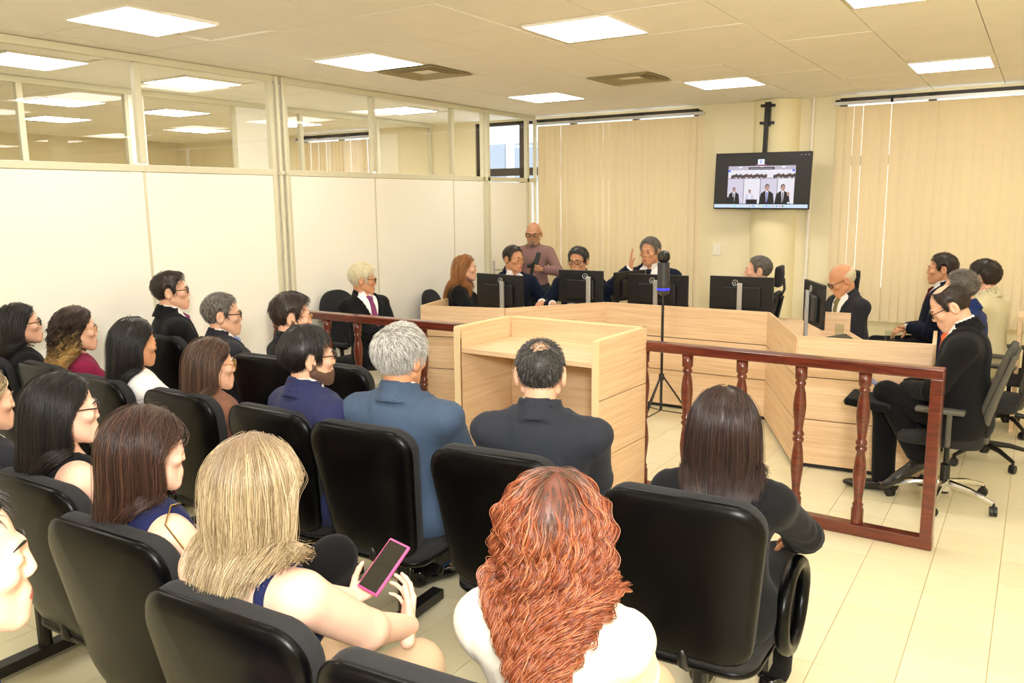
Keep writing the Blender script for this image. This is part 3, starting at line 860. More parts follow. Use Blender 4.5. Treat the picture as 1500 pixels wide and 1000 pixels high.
    if hair:
        if hair.get('long'):
            def bodyc(P):
                d, q = torso(P, J); d = d - (g + 0.004 if jk else 0.014)
                for i in range(2): d = np.minimum(d, cap(P, J['sh'][i], J['el'][i], 0.085 * s, 0.07 * s))
                return np.minimum(d, cap(P, J['hc'] + J['Rh'] @ np.array((0, -0.02, -0.05), F32), J['nb'], 0.055 * s, 0.062 * s))
            long_hair(root, J, hair, bodyc)
        else:
            short_hair(root, J, hair)
        if hair.get('beard'):
            def fbd(P):
                a = head_f(P, fem, sp.get('nose', 1.0), sp.get('jaw', 1.0)) - hair.get('bth', 0.0010)
                y, z, x = P[:, 1], P[:, 2], np.abs(P[:, 0])
                zu = np.interp(y, (-0.02, 0.0, 0.02, 0.05, 0.075, 0.10), (0.0, -0.012, -0.045, -0.060, -0.060, -0.050))
                gq = np.minimum(zu - z, np.minimum(y + 0.016, (z + 0.118) * 1.0)) + 0.003 * wob(P, 130)
                if hair['beard'] == 'goatee': gq = np.minimum(np.minimum(gq, 0.026 - x), y - 0.07)
                mth = ell(P, (0, 0.105, -0.072), (0.021, 0.03, 0.0085))
                nos = ell(P, (0, 0.11, -0.03), (0.02, 0.03, 0.022))
                gq = np.minimum(np.minimum(gq, mth), nos)
                return np.maximum(a, -gq)
            V, Fc = polygonize(fbd, (-0.1, -0.02, -0.14), (0.1, 0.135, 0.01), 0.004, margin=0.008)
            if len(V): link('beard', mesh_from('beard', put_head(J, V), Fc, hair.get('bmat', hair['cap']), True), root)
    if outfit.get('glasses'): glasses(root, J, outfit['glasses'], *outfit.get('gl', ()))
    return root, J

# ------------------------------------------------------------------ the room
WX, YF, ZC, ZM = -1.21, 9.35, 2.91, 2.13
M_glass = glass_mat('pane_glass')
M_tile_c = mat('ceiling_board', '#f5efe0', 0.85, noise=3, var=0.05, bump=(160, 0.12))
M_floor = mat('vinyl_tile', '#e2d9b6', 0.32, noise=5, var=0.05, spec=0.45)
M_floor2 = mat('vinyl_tile_pale', '#e4dbba', 0.34, noise=6, var=0.05, spec=0.45)
M_floor3 = mat('vinyl_tile_warm', '#e0d6b1', 0.34, noise=4, var=0.06, spec=0.45)
M_grout = mat('tile_joint', '#b39c5e', 0.8)
M_panel = mat('partition_board', '#f5f1e4', 0.42, noise=2, var=0.02)
M_alu = mat('partition_profile', '#d6d0b4', 0.4, 0.0, var=0.03)
M_wall = mat('wall_paint', '#eee3c0', 0.75, noise=4, var=0.03, bump=(90, 0.05))
M_blind = mat('blind_fabric', '#f3e4c0', 0.85, noise=60, var=0.04, bump=(500, 0.1))
nt = M_blind.node_tree
tr_ = nt.nodes.new('ShaderNodeBsdfTranslucent'); tr_.inputs['Color'].default_value = lin('#ecd6a6')
mx_ = nt.nodes.new('ShaderNodeMixShader'); mx_.inputs[0].default_value = 0.22
b_ = nt.nodes['Principled BSDF']; o_ = nt.nodes['Material Output']
nt.links.new(b_.outputs[0], mx_.inputs[1]); nt.links.new(tr_.outputs[0], mx_.inputs[2]); nt.links.new(mx_.outputs[0], o_.inputs['Surface'])
M_dark = mat('window_frame_bronze', '#3a3027', 0.5)
M_black = mat('black_plastic', '#121213', 0.42, spec=0.5)
M_blackm = mat('black_metal', '#151515', 0.35)
M_chrome = mat('chrome', '#e8e8e8', 0.12, 1.0)
M_silver = mat('silver_paint', '#c9c9c6', 0.35, 0.6)
M_white = mat('white_plastic', '#efe9da', 0.45)
M_bench = wood('bench_laminate', '#d8b48b', '#e8caa4', 0.5, (0.9, 24, 24))
M_bench_d = mat('joint_shadow', '#6b4a30', 0.8)
M_rail = wood('mahogany', '#4a1a10', '#6e2c19', 0.28, (3, 30, 30), coat=0.6)
M_shoe = mat('black_leather', '#0e0c0b', 0.22, spec=0.6)

def rod(kind_name, size, loc, m, parent, **k): return box(kind_name, size, loc, m, parent, **k)

wl = link('wall_left', None, None, (0, 0, 0), kind='structure')
SEAMS = [-2.6, -1.3, 0.0, 1.25, 2.51, 3.77, 4.98]
SEAMS2 = [5.15, 6.255, 7.54, 8.13]
def bay(a, b):
    box('panel', (0.035, b - a - 0.022, 2.09), (WX, (a + b) / 2, 1.045), M_panel, wl, bevel=0.004)
    box('rail', (0.05, b - a, 0.05), (WX, (a + b) / 2, ZM - 0.012), M_alu, wl, bevel=0.004)
    p = box('pane', (0.006, b - a - 0.04, 0.70), (WX, (a + b) / 2, 2.505), M_glass, wl)
for a, b in list(zip(SEAMS[:-1], SEAMS[1:])) + list(zip(SEAMS2[:-1], SEAMS2[1:])): bay(a, b)
box('rail', (0.06, 12.0, 0.05), (WX, 3.3, ZC - 0.028), M_alu, wl, bevel=0.004)
for y in SEAMS[:-1] + SEAMS2[1:-1]:
    box('post', (0.05, 0.05, 0.70), (WX, y, 2.505), M_alu, wl, bevel=0.005)
    box('post', (0.030, 0.018, 2.10), (WX, y, 1.05), M_alu, wl)
for y in (4.99, 5.14): box('post', (0.055, 0.045, ZC - 0.05), (WX, y, (ZC - 0.05) / 2), M_alu, wl, bevel=0.005)
for y in (5.035, 5.10):                                                 # two cable conduits beside the double post
    b = MB(); b.tube([(0, 0, 0), (0, 0, ZC - 0.01)], 0.017, 10)
    o = b.obj('conduit', M_alu, wl, (WX + 0.045, y, 0), smooth=True)
    MB().box((-0.012, -0.024, 0), (0.024, 0.024, 0.03)).obj('clip', M_alu, wl, (WX + 0.045, y, 2.10))
box('panel', (0.02, 0.12, ZC - 0.06), (WX, 5.065, (ZC - 0.06) / 2), M_panel, wl)
# sidelight, door head and last bay beside the windows
box('post', (0.05, 0.03, 2.86), (WX, 8.135, 1.43), M_alu, wl, bevel=0.004)
box('post', (0.05, 0.05, 2.86), (WX, 8.235, 1.43), M_alu, wl, bevel=0.004)
box('panel', (0.035, 0.07, 0.90), (WX, 8.18, 0.45), M_panel, wl)
box('clip', (0.03, 0.06, 0.05), (WX, 8.18, 0.925), M_black, wl)
box('pane', (0.006, 0.07, 1.16), (WX, 8.18, 1.53), M_glass, wl)
box('rail', (0.05, 1.2, 0.05), (WX, 8.72, ZM - 0.012), M_alu, wl, bevel=0.004)
box('post', (0.05, 0.05, 2.86), (WX, 9.12, 1.43), M_alu, wl, bevel=0.004)
box('pane', (0.006, 0.84, 0.70), (WX, 8.68, 2.505), M_glass, wl)
box('pane', (0.006, 0.17, 0.70), (WX, 9.23, 2.505), M_glass, wl)
box('panel', (0.035, 0.07, 2.09), (WX, 9.18, 1.045), M_panel, wl)
box('post', (0.04, 0.03, 2.86), (WX, 9.325, 1.43), M_alu, wl)
dr = box('door_1', (0.035, 0.82, 2.07), (WX, 8.675, 1.05), M_panel, None, bevel=0.004, kind='structure')
hb = MB(); hb.box((0.018, -0.02, -0.11), (0.024, 0.02, 0.11)); hb.tube([(0.02, 0, 0.0), (0.06, 0, 0.0), (0.065, 0.02, 0), (0.065, 0.12, 0)], 0.009, 8)
hb.obj('door_handle', M_silver, dr, (0, -0.36, 0.0), smooth=False)

# neighbouring room beyond the glass: a second partition, its ceiling and its lamps
w2 = link('wall_inner', None, None, kind='structure')
for a, b in ((0.2, 1.4), (1.4, 2.6), (2.6, 3.82), (3.82, 4.78), (4.95, 6.0), (6.45, 6.92), (6.92, 8.22), (8.22, 9.3)):
    box('panel', (0.035, b - a - 0.02, 2.09), (-2.87, (a + b) / 2, 1.045), M_panel, w2)
    box('pane', (0.006, b - a - 0.04, 0.70), (-2.87, (a + b) / 2, 2.505), M_glass, w2)
    box('post', (0.05, 0.05, 0.72), (-2.87, b, 2.5), M_alu, w2, bevel=0.004)
    box('rail', (0.05, b - a, 0.05), (-2.87, (a + b) / 2, ZM), M_alu, w2)
box('panel', (0.06, 0.16, 2.86), (-2.87, 4.865, 1.43), M_panel, w2)
box('panel', (0.06, 0.44, 2.86), (-2.87, 6.225, 1.43), M_panel, w2)
box('rail', (0.06, 9.2, 0.05), (-2.87, 4.75, ZC - 0.028), M_alu, w2)
w3 = link('wall_far_left', None, None, kind='structure')
box('panel', (0.1, 14, 2.95), (-8.6, 3, 1.47), M_wall, w3)

wb_ = link('wall_back', None, None, kind='structure')
def wpiece(x0, x1, z0, z1, d=0.2): box('panel', (x1 - x0, d, z1 - z0), ((x0 + x1) / 2, YF + 0.1 + d / 2, (z0 + z1) / 2), M_wall, wb_)
wpiece(-8.6, 6.6, 0, 0.86); wpiece(-8.6, 6.6, 2.885, 3.0); wpiece(0.90, 2.43, 0.86, 2.885); wpiece(-3.9, -2.22, 0.86, 2.885); wpiece(-8.6, -5.5, 0.86, 2.885)
cb = MB(); n = 24
cb.prism([(0.245 * math.cos(math.pi + math.pi * k / n), 0.20 * math.sin(math.pi + math.pi * k / n)) for k in range(n + 1)], 0, ZC - 0.005)
cb.obj('column', mat('column_paint', '#efe3b8', 0.6, noise=3, var=0.02), wb_, (1.79, YF + 0.1, 0), smooth=True)
MB().tube([(0, 0, 0), (0, 0, ZC)], 0.018, 8).obj('conduit', M_white, wb_, (2.17, YF + 0.075, 0), smooth=True)
box('baseboard_back', (9.5, 0.015, 0.09), (1.7, YF + 0.09, 0.045), M_white, None, kind='structure')
box('baseboard_left', (0.015, 6.6, 0.07), (WX + 0.027, 4.8, 0.035), M_alu, None, kind='structure')
for nm, lo, hi in (('wall_right', (6.5, -3.2, 0), (6.6, 9.6, 3)), ('wall_front', (-8.6, -3.3, 0), (6.6, -3.2, 3))):
    MB().box(lo, hi).obj(nm, M_wall, None, kind='structure')

def window(n, x0, x1, mull, tz):
    w = link('window_%d' % n, None, None, kind='structure'); z0, z1 = 0.86, 2.885; y = YF + 0.16
    for x in [x0 + 0.03] + mull + [x1 - 0.03]: box('window_frame', (0.075, 0.06, z1 - z0), (x, y, (z0 + z1) / 2), M_dark, w)
    for z in (z0 + 0.03, tz, z1 - 0.02): box('window_frame', (x1 - x0, 0.06, 0.10 if z == tz else 0.05), ((x0 + x1) / 2, y, z), M_dark, w)
    xs = [x0] + mull + [x1]
    for a, b in zip(xs[:-1], xs[1:]):
        for c, d in ((z0, tz), (tz, z1)): box('pane', (b - a, 0.006, d - c), ((a + b) / 2, y + 0.01, (c + d) / 2), M_glass, w)
window(1, -2.22, 0.90, [-1.50, -0.75, 0.1], 2.24)
window(2, 2.43, 6.4, [3.3, 4.2, 5.2], 2.24)
window(3, -5.5, -3.9, [-4.7], 2.24)

def blind(label, x0, x1, y, z0, z1, rail=True):
    t = thing('vertical_blind', label, 'blind', (x0, y, 0), 0, 'vertical blinds')
    L = x1 - x0; n = max(2, int(round(L / 0.082)))
    V = []; 
    pw = [(-0.046, 0.000), (-0.023, -0.006), (0, -0.008), (0.023, -0.006), (0.046, 0.0)]
    b = MB(); b.prism([(x, yy) for x, yy in pw] + [(x, yy + 0.0012) for x, yy in reversed(pw)], 0, z1 - z0 - 0.03)
    me = b.mesh('slat', M_blind, False)
    for i in range(n):
        link('slat', me, t, ((i + 0.5) * L / n, 0.004 * random.uniform(-1, 1), z0), (0, 0, R(-9 + random.uniform(-4, 4))))
    box('headrail', (L + 0.03, 0.045, 0.032), (L / 2, 0, z1), M_silver, t)
    for f in (0.03, 0.33, 0.66, 0.97): box('bracket', (0.05, 0.10, 0.02), (L * f, 0.04, z1 + 0.028), M_black, t)
    bc = MB()
    bc.tube([(0.02 + (L - 0.04) * k / 40, 0.0, z0 + 0.02 + 0.01 * (k % 2)) for k in range(41)], 0.0018, 4).obj('chain', M_white, t)
    return t
blind('cream vertical blind over the window beside the partition door', -1.17, 1.0, YF - 0.02, 0.56, 2.815)
blind('narrow cream vertical blind section right of the round column', 2.42, 2.951, YF - 0.02, 0.58, 2.815)
blind('wide cream vertical blind behind the men seated at the right', 2.957, 6.35, YF - 0.02, 0.58, 2.815)
blind('cream vertical blind in the neighbouring room beyond the glass', -5.5, -3.95, YF - 0.02, 0.6, 2.80)

bt = thing('neighbouring_building', 'pale concrete building outside the bare window with rows of windows', 'building', (-8.5, 24, -6))
box('wall', (9, 5, 22), (0, 0, 11), mat('render_white', '#d9d9d6', 0.8), bt)
for i in range(7):
    for k in range(8):
        f = box('window', (0.9, 0.12, 1.1), (-3.9 + i * 1.25, -2.52, 1.5 + k * 2.5), mat('far_glass', '#8d97a3', 0.2), bt)

# ceiling boards
cl = link('ceiling', MB().box((-8.6, -3.3, ZC + 0.02), (6.6, 9.6, ZC + 0.10)).mesh('ceiling', mat('ceiling_void', '#b8a57a', 0.9)), None, kind='structure')
GX0, GDX, GY0, GDY = 2.69, 0.615, 5.25, 0.735
LIT = {}
cell = lambda x, y: (math.floor((x - GX0) / GDX), math.floor((y - GY0) / GDY))
lamps = [(1.82, 4.86, 'ceiling light panel above the lectern', 'm'), (1.75, 7.78, 'ceiling light panel above the judges bench, before the television', 'm'),
         (3.60, 7.85, 'ceiling light panel above the men on the right, by the blinds', 'm'), (-0.10, 7.70, 'ceiling light panel above the far end of the partition', 'm'),
         (-0.20, 3.16, 'large ceiling light panel nearest the camera beside the partition', 'm'), (-0.10, 5.0, 'ceiling light panel beside the grey air vent along the partition', 'm'),
         (3.62, 4.90, 'ceiling light panel above the right railing end, cut by the upper edge', 'm'),
         (1.80, 1.95, 'added ceiling light panel above the third audience row, out of view', 'm'), (3.65, 1.95, 'added ceiling light panel above the floor right of the third row, out of view', 'm'), (-0.1, 1.0, 'added ceiling light panel above the left end of the third audience row, out of view', 'm'), (1.8, -0.9, 'added unseen ceiling light panel above the space behind the camera, on the left', 'm'), (3.65, -0.9, 'added unseen ceiling light panel above the space behind the camera, on the right', 'm'), (5.45, 1.9, 'added unseen ceiling light panel by the right wall, nearest the camera', 'm'), (5.45, 4.9, 'added unseen ceiling light panel by the right wall beside the railing end', 'm'), (5.45, 7.8, 'added unseen ceiling light panel by the right wall beside the side desk', 'm'),  # unseen panels carrying the lamp grid on, added to light the room
         (-2.08, 3.50, 'ceiling light panel behind the glass over the nearest partition bay', 'n'), (-2.08, 4.92, 'ceiling light panel behind the glass left of the double post', 'n'), (-2.05, 7.75, 'ceiling light panel behind the glass over the third bay from the door', 'n'),
         (-4.27, 5.0, 'ceiling light panel two rooms away beyond both glass partitions, nearer', 'n'), (-4.27, 6.3, 'ceiling light panel two rooms away beyond both glass partitions, middle', 'n'), (-4.27, 8.1, 'ceiling light panel two rooms away beyond both glass partitions, farther', 'n'),
         (-6.0, 5.9, 'small bright ceiling light panel far behind the second partition, nearer', 'n'), (-6.0, 8.0, 'small bright ceiling light panel far behind the second partition, farther', 'n')]
m_lamp = mat('lamp_diffuser', '#ffffff', 0.5, emit=((1.0, 0.965, 0.90, 1), PANEL_POWER))
for x, y, lb, k in lamps:
    i, j = cell(x, y); LIT[(i, j)] = 1
    cx = x
    t = thing('ceiling_light', lb or 'ceiling light panel out of view behind the camera', 'light', (cx, y, ZC), 0, 'square ceiling light panels')
    box('diffuser', (0.565, 0.58, 0.008), (0, 0, -0.004), m_lamp, t)
    fb = MB(); a, b, w = 0.295, 0.302, 0.012
    for lo, hi in (((-a, -b, -0.008), (a, -b + w, 0.01)), ((-a, b - w, -0.008), (a, b, 0.01)), ((-a, -b + w, -0.008), (-a + w, b - w, 0.01)), ((a - w, -b + w, -0.008), (a, b - w, 0.01))): fb.box(lo, hi)
    fb.obj('frame', M_white, t)
VENTS = [((1.15, 6.98), 'square air diffuser vent in the ceiling above the judges bench'), ((-0.10, 5.66), 'grey ceiling air vent beside a light panel, near the partition')]
for (x, y), lb in VENTS:
    i, j = cell(x, y)
    LIT[(i, j)] = 1; t = thing('ceiling_vent', lb, 'vent', (GX0 + (i + 0.5) * GDX, y, ZC), 0, 'ceiling air vents')
    m_v = mat('vent_grey', '#a89b78', 0.6)
    s0 = 0.28
    for q in range(4):
        s1 = s0 - 0.055; z0, z1 = -0.012 + 0.0 * q, 0.03
        fr = MB(); c0 = [(-s0, -s0, z0), (s0, -s0, z0), (s0, s0, z0), (-s0, s0, z0)]; c1 = [(-s1, -s1, z1), (s1, -s1, z1), (s1, s1, z1), (-s1, s1, z1)]
        fr.add(c0 + c1 + [(p[0], p[1], p[2] + 0.004) for p in c0 + c1], [f for e in range(4) for f in ((e, (e + 1) % 4, 4 + (e + 1) % 4, 4 + e), (8 + e, 12 + e, 12 + (e + 1) % 4, 8 + (e + 1) % 4), (e, 8 + e, 8 + (e + 1) % 4, (e + 1) % 4))])
        fr.obj('louver', m_v, t); s0 = s1 + 0.012
    box('backing', (0.58, 0.58, 0.004), (0, 0, 0.034), mat('vent_dark', '#5c5037', 0.8), t)
tm = MB().box((-GDX / 2 + 0.003, -GDY / 2 + 0.003, 0), (GDX / 2 - 0.003, GDY / 2 - 0.003, 0.018)).mesh('ceiling_tile', M_tile_c)
rest = MB()
for i in range(-18, 7):
    for j in range(-12, 6):
        x, y = GX0 + (i + 0.5) * GDX, GY0 + (j + 0.5) * GDY
        if (i, j) in LIT: 
            # trim strips filling the cell around a lamp or vent
            continue
        if y > 9.5: continue
        if y > 1.3 and -4.2 < x < 4.9: link('ceiling_tile', tm, cl, (x, y, ZC + random.uniform(-0.002, 0.002)), (R(random.uniform(-0.12, 0.12)), R(random.uniform(-0.12, 0.12)), 0))
        else: rest.box((x - GDX / 2 + 0.003, y - GDY / 2 + 0.003, ZC), (x + GDX / 2 - 0.003, y + GDY / 2 - 0.003, ZC + 0.018))
for (i, j) in LIT:
    x, y = GX0 + (i + 0.5) * GDX, GY0 + (j + 0.5) * GDY
    rest.box((x - GDX / 2 + 0.003, y - GDY / 2 + 0.003, ZC + 0.011), (x + GDX / 2 - 0.003, y + GDY / 2 - 0.003, ZC + 0.019))
rest.obj('ceiling_tile', M_tile_c, cl, kind='stuff')

# floor tiles
flr = link('floor', MB().box((-8.6, -3.3, -0.10), (6.6, 9.6, -0.004)).mesh('floor', M_grout), None, kind='structure')
T = 0.3
fm = [MB().box((-T / 2 + 0.0014, -T / 2 + 0.0014, -0.006), (T / 2 - 0.0014, T / 2 - 0.0014, 0)).mesh('floor_tile', m) for m in (M_floor, M_floor, M_floor2, M_floor3)]
rest = MB()
for i in range(-42, 10):
    for j in range(-25, 18):
        x, y = 3.681 + (i + 0.5) * T, 4.167 + (j + 0.5) * T
        if y > 9.55: continue
        if 2.2 < y < 8.0 and ((x > 3.05 and x < 4.75) or (1.25 < x <= 3.05 and 4.5 < y < 6.9)): link('floor_tile', random.choice(fm), flr, (x, y, 0))
        else: rest.box((x - T / 2 + 0.0014, y - T / 2 + 0.0014, -0.006), (x + T / 2 - 0.0014, y + T / 2 - 0.0014, 0))
rest.obj('floor_tile', M_floor, flr, kind='stuff')

sw = thing('light_switch', 'white light switch plate on the wall left of the column', 'switch', (1.16, YF + 0.095, 1.28))
bev(box('plate', (0.09, 0.012, 0.13), (0, 0, 0), M_white, sw), 0.004)
box('rocker', (0.03, 0.010, 0.05), (0, -0.008, 0), M_white, sw, bevel=0.003)

# ------------------------------------------------------------------ judges' bench
bn = thing('judges_bench', 'long angular pale wood judges bench carrying the monitors', 'bench', (0, 0, 0))
BP = [(-0.43, 5.95), (0.36, 6.14), (0.95, 6.96), (2.46, 6.94), (2.97, 5.81), (3.80, 5.88)]
BZ = 0.925
for (x0, y0), (x1, y1) in zip(BP[:-1], BP[1:]):
    L = math.hypot(x1 - x0, y1 - y0); a = math.atan2(y1 - y0, x1 - x0)
    for z0, z1 in ((0.035, 0.345), (0.352, 0.642), (0.649, BZ)):
        box('front_panel', (L - 0.002, 0.025, z1 - z0), ((x0 + x1) / 2, (y0 + y1) / 2, (z0 + z1) / 2), M_bench, bn, a, bevel=0.0015)
    nx, ny = -math.sin(a), math.cos(a)
    box('joint_backing', (L - 0.02, 0.01, BZ - 0.06), ((x0 + x1) / 2 + nx * 0.02, (y0 + y1) / 2 + ny * 0.02, BZ / 2), M_bench_d, bn, a)
    box('plinth', (L - 0.02, 0.02, 0.035), ((x0 + x1) / 2 + nx * 0.03, (y0 + y1) / 2 + ny * 0.03, 0.018), M_black, bn, a)
def offset_poly(pts, d):
    out = []
    for i, p in enumerate(pts):
        ns = []
        for q, r in ((i - 1, i), (i, i + 1)):
            if q < 0 or r >= len(pts): continue
            dx, dy = pts[r][0] - pts[q][0], pts[r][1] - pts[q][1]; l = math.hypot(dx, dy); ns.append((-dy / l, dx / l))
        if len(ns) == 1: out.append((p[0] + ns[0][0] * d, p[1] + ns[0][1] * d))
        else:
            k = 1 + ns[0][0] * ns[1][0] + ns[0][1] * ns[1][1]
            out.append((p[0] + (ns[0][0] + ns[1][0]) / k * d, p[1] + (ns[0][1] + ns[1][1]) / k * d))
    return out
fi, bk = offset_poly(BP, 0.03), offset_poly(BP, 0.60)
WT = 0.80
wt = MB()
for i in range(5): wt.prism([fi[i], fi[i + 1], bk[i + 1], bk[i]], WT - 0.025, WT)
wt.obj('worktop', M_bench, bn)
for p, q in ((fi[0], bk[0]), (fi[5], bk[5])):
    a = math.atan2(q[1] - p[1], q[0] - p[0])
    box('end_panel', (math.hypot(q[0] - p[0], q[1] - p[1]) + 0.04, 0.025, BZ - 0.002), ((p[0] + q[0]) / 2, (p[1] + q[1]) / 2, BZ / 2), M_bench, bn, a, bevel=0.002)
box('divider_panel', (0.20, 0.025, 0.20), (3.06, 6.60, 0.90), M_bench, bn, R(3), bevel=0.002)

# lectern
lc = thing('lectern', 'pale wood open-backed lectern standing in the gap of the railing', 'lectern', (1.76, 4.49, 0), R(-3))
LW, LD, LH = 1.02, 0.60, 1.07
for sg in (-1, 1):
    for z0, z1 in ((0.02, 0.372), (0.378, 0.72), (0.726, LH)):
        box('side_panel', (LD, 0.03, z1 - z0), (sg * LW / 2, 0, (z0 + z1) / 2), M_bench, lc, bevel=0.0015, rot=(0, 0, R(90)))
    box('joint_backing', (0.003, LD - 0.04, LH - 0.1), (sg * (LW / 2 - 0.0168), 0, LH / 2 - 0.02), M_bench_d, lc)
    box('edge_band', (0.044, 0.008, LH - 0.02), (sg * (LW / 2 - 0.006), -LD / 2 - 0.004, LH / 2 + 0.01), mat('edge_band', '#ecd2a4', 0.45), lc)
    box('inner_panel', (LD - 0.05, 0.006, LH - 0.06), (sg * (LW / 2 - 0.0215), 0, LH / 2 - 0.0), M_bench, lc, R(90))
for z0, z1 in ((0.02, 0.372), (0.378, 0.72), (0.726, LH)): box('front_panel', (LW - 0.03, 0.03, z1 - z0), (0, LD / 2 - 0.015, (z0 + z1) / 2), M_bench, lc, bevel=0.0015)
box('inner_panel', (LW - 0.06, 0.006, LH - 0.06), (0, LD / 2 - 0.035, LH / 2), M_bench, lc)
box('shelf', (LW - 0.06, LD - 0.05, 0.03), (0, -0.012, 0.925), M_bench, lc, bevel=0.002)
box('rim', (LW + 0.03, 0.034, 0.008), (0, LD / 2 - 0.015, LH + 0.004), MATS['edge_band'], lc)
for sg in (-1, 1): box('rim', (0.034, LD, 0.008), (sg * LW / 2, 0, LH + 0.004), MATS['edge_band'], lc)

# railing with turned balusters
BAL = [(0.030, 0.0), (0.033, 0.01), (0.033, 0.085), (0.026, 0.10), (0.030, 0.112), (0.022, 0.126), (0.024, 0.16), (0.034, 0.25), (0.036, 0.29), (0.030, 0.36), (0.022, 0.415), (0.031, 0.425), (0.031, 0.438), (0.021, 0.448), (0.031, 0.458), (0.031, 0.470),
       (0.022, 0.485), (0.027, 0.53), (0.035, 0.60), (0.036, 0.64), (0.030, 0.70), (0.021, 0.745), (0.029, 0.755), (0.029, 0.766), (0.022, 0.775), (0.033, 0.788), (0.034, 0.865)]
balm = MB().lathe(BAL, 16).mesh('baluster', M_rail, True)
def railing(label, x0, x1, y0, y1, bx, post):
    t = thing('railing', label, 'railing', (x0, y0, 0), math.atan2(y1 - y0, x1 - x0), 'mahogany railings')
    L = math.hypot(x1 - x0, y1 - y0); c = (x1 - x0) / L
    bev(box('top_rail', (L, 0.085, 0.058), (L / 2, 0, 0.955), M_rail, t), 0.008)
    bev(box('bottom_rail', (L, 0.075, 0.065), (L / 2, 0, 0.033), M_rail, t), 0.006)
    for x in bx: link('baluster', balm, t, ((x - x0) / c, 0, 0.064))
    if post: bev(box('post', (0.06, 0.084, 0.87), (L - 0.032, 0, 0.495), M_rail, t), 0.006)
    return t
railing('mahogany railing section with turned balusters between the lectern and the right end post', 2.22, 3.965, 4.80, 4.735, (2.27, 2.56, 2.90, 3.24, 3.58), True)
railing('mahogany railing section between the partition wall and the lectern', -1.17, 1.20, 4.86, 4.85, (-1.13, -0.84, -0.53, -0.20, 0.13, 0.46, 0.80, 1.12), False)

# ------------------------------------------------------------------ television on its ceiling pole
tv = thing('television', 'wall television on a black ceiling pole showing a video meeting', 'television', (1.735, 9.12, 2.045), R(-1.5))
tv.rotation_euler = (R(-2), R(0.7), R(-1.5))
bev(box('housing', (1.03, 0.045, 0.60), (0, 0.012, 0), M_black, tv), 0.006)
def emis(name, c, s=1.0): return mat('screen_' + name, '#000000', 0.3, emit=(c, s))
EM = {k: emis(k, c, 1.0) for k, c in dict(bg='#23211f', wall='#cfc8dc', wall2='#e3dfe9', suit='#14131a', face='#b98f84', hair='#5a504c', shirt='#e6e6f2', tie='#3a3fb0', bar='#c8dcec', white='#f4fbff', ceil='#b9b2c2', blue='#4a6fe0', crowd='#4b3a38', cyan='#4fd0e0', pink='#e07aa8', yellow='#e6d27a').items()}
sm_names = list(EM); SV, SF, SMI = [], [], []
def srect(k, x0, z0, x1, z1, y): 
    o = len(SV); SV.extend([(x0, y, z0), (x1, y, z0), (x1, y, z1), (x0, y, z1)]); SF.append((o, o + 1, o + 2, o + 3)); SMI.append(sm_names.index(k))
def sdisc(k, cx, cz, rx, rz, y, n=14):
    o = len(SV); SV.extend([(cx + rx * math.cos(2 * math.pi * i / n), y, cz + rz * math.sin(2 * math.pi * i / n)) for i in range(n)]); SF.append(tuple(range(o, o + n))); SMI.append(sm_names.index(k))
def spoly(k, pts, y):
    o = len(SV); SV.extend([(x, y, z) for x, z in pts]); SF.append(tuple(range(o, o + len(pts)))); SMI.append(sm_names.index(k))
Y0 = -0.0112; dy = -0.0003
srect('bg', -0.505, -0.285, 0.505, 0.288, Y0)
U = lambda u: -0.505 + 1.01 * u
W_ = lambda v: 0.288 - 0.573 * v
srect('bar', U(0.0), W_(1.0), U(1.0), W_(0.935), Y0 + dy)
srect('white', U(0.455), W_(0.20), U(0.525), W_(0.105), Y0 + dy)
sdisc('blue', U(0.49), W_(0.150), 0.012, 0.018, Y0 + 2 * dy); sdisc('white', U(0.493), W_(0.147), 0.006, 0.010, Y0 + 3 * dy); srect('pink', U(0.43), W_(0.213), U(0.55), W_(0.205), Y0 + dy)
srect('ceil', U(0.14), W_(0.455), U(0.855), W_(0.225), Y0 + dy)
srect('wall2', U(0.14), W_(0.445), U(0.855), W_(0.30), Y0 + 2 * dy)
srect('bg', U(0.36), W_(0.295), U(0.635), W_(0.25), Y0 + 4 * dy)
srect('ceil', U(0.372), W_(0.280), U(0.62), W_(0.270), Y0 + 5 * dy)
for i in range(30):
    u = 0.185 + 0.66 * i / 29 
    if 0.555 < u < 0.62: continue
    sdisc('crowd', U(u), W_(0.425 - 0.03 * ((i * 7) % 5) / 5), 0.014, 0.022, Y0 + 3 * dy, 8)
for u in (0.27, 0.50, 0.73): sdisc('white', U(u), W_(0.25), 0.02, 0.008, Y0 + 3 * dy)
for u in (0.30, 0.37, 0.45, 0.55, 0.63, 0.70): sdisc('white', U(u), W_(0.315), 0.012, 0.005, Y0 + 3 * dy)
for u in (0.153, 0.835): sdisc('blue', U(u), W_(0.315), 0.014, 0.014, Y0 + 3 * dy)
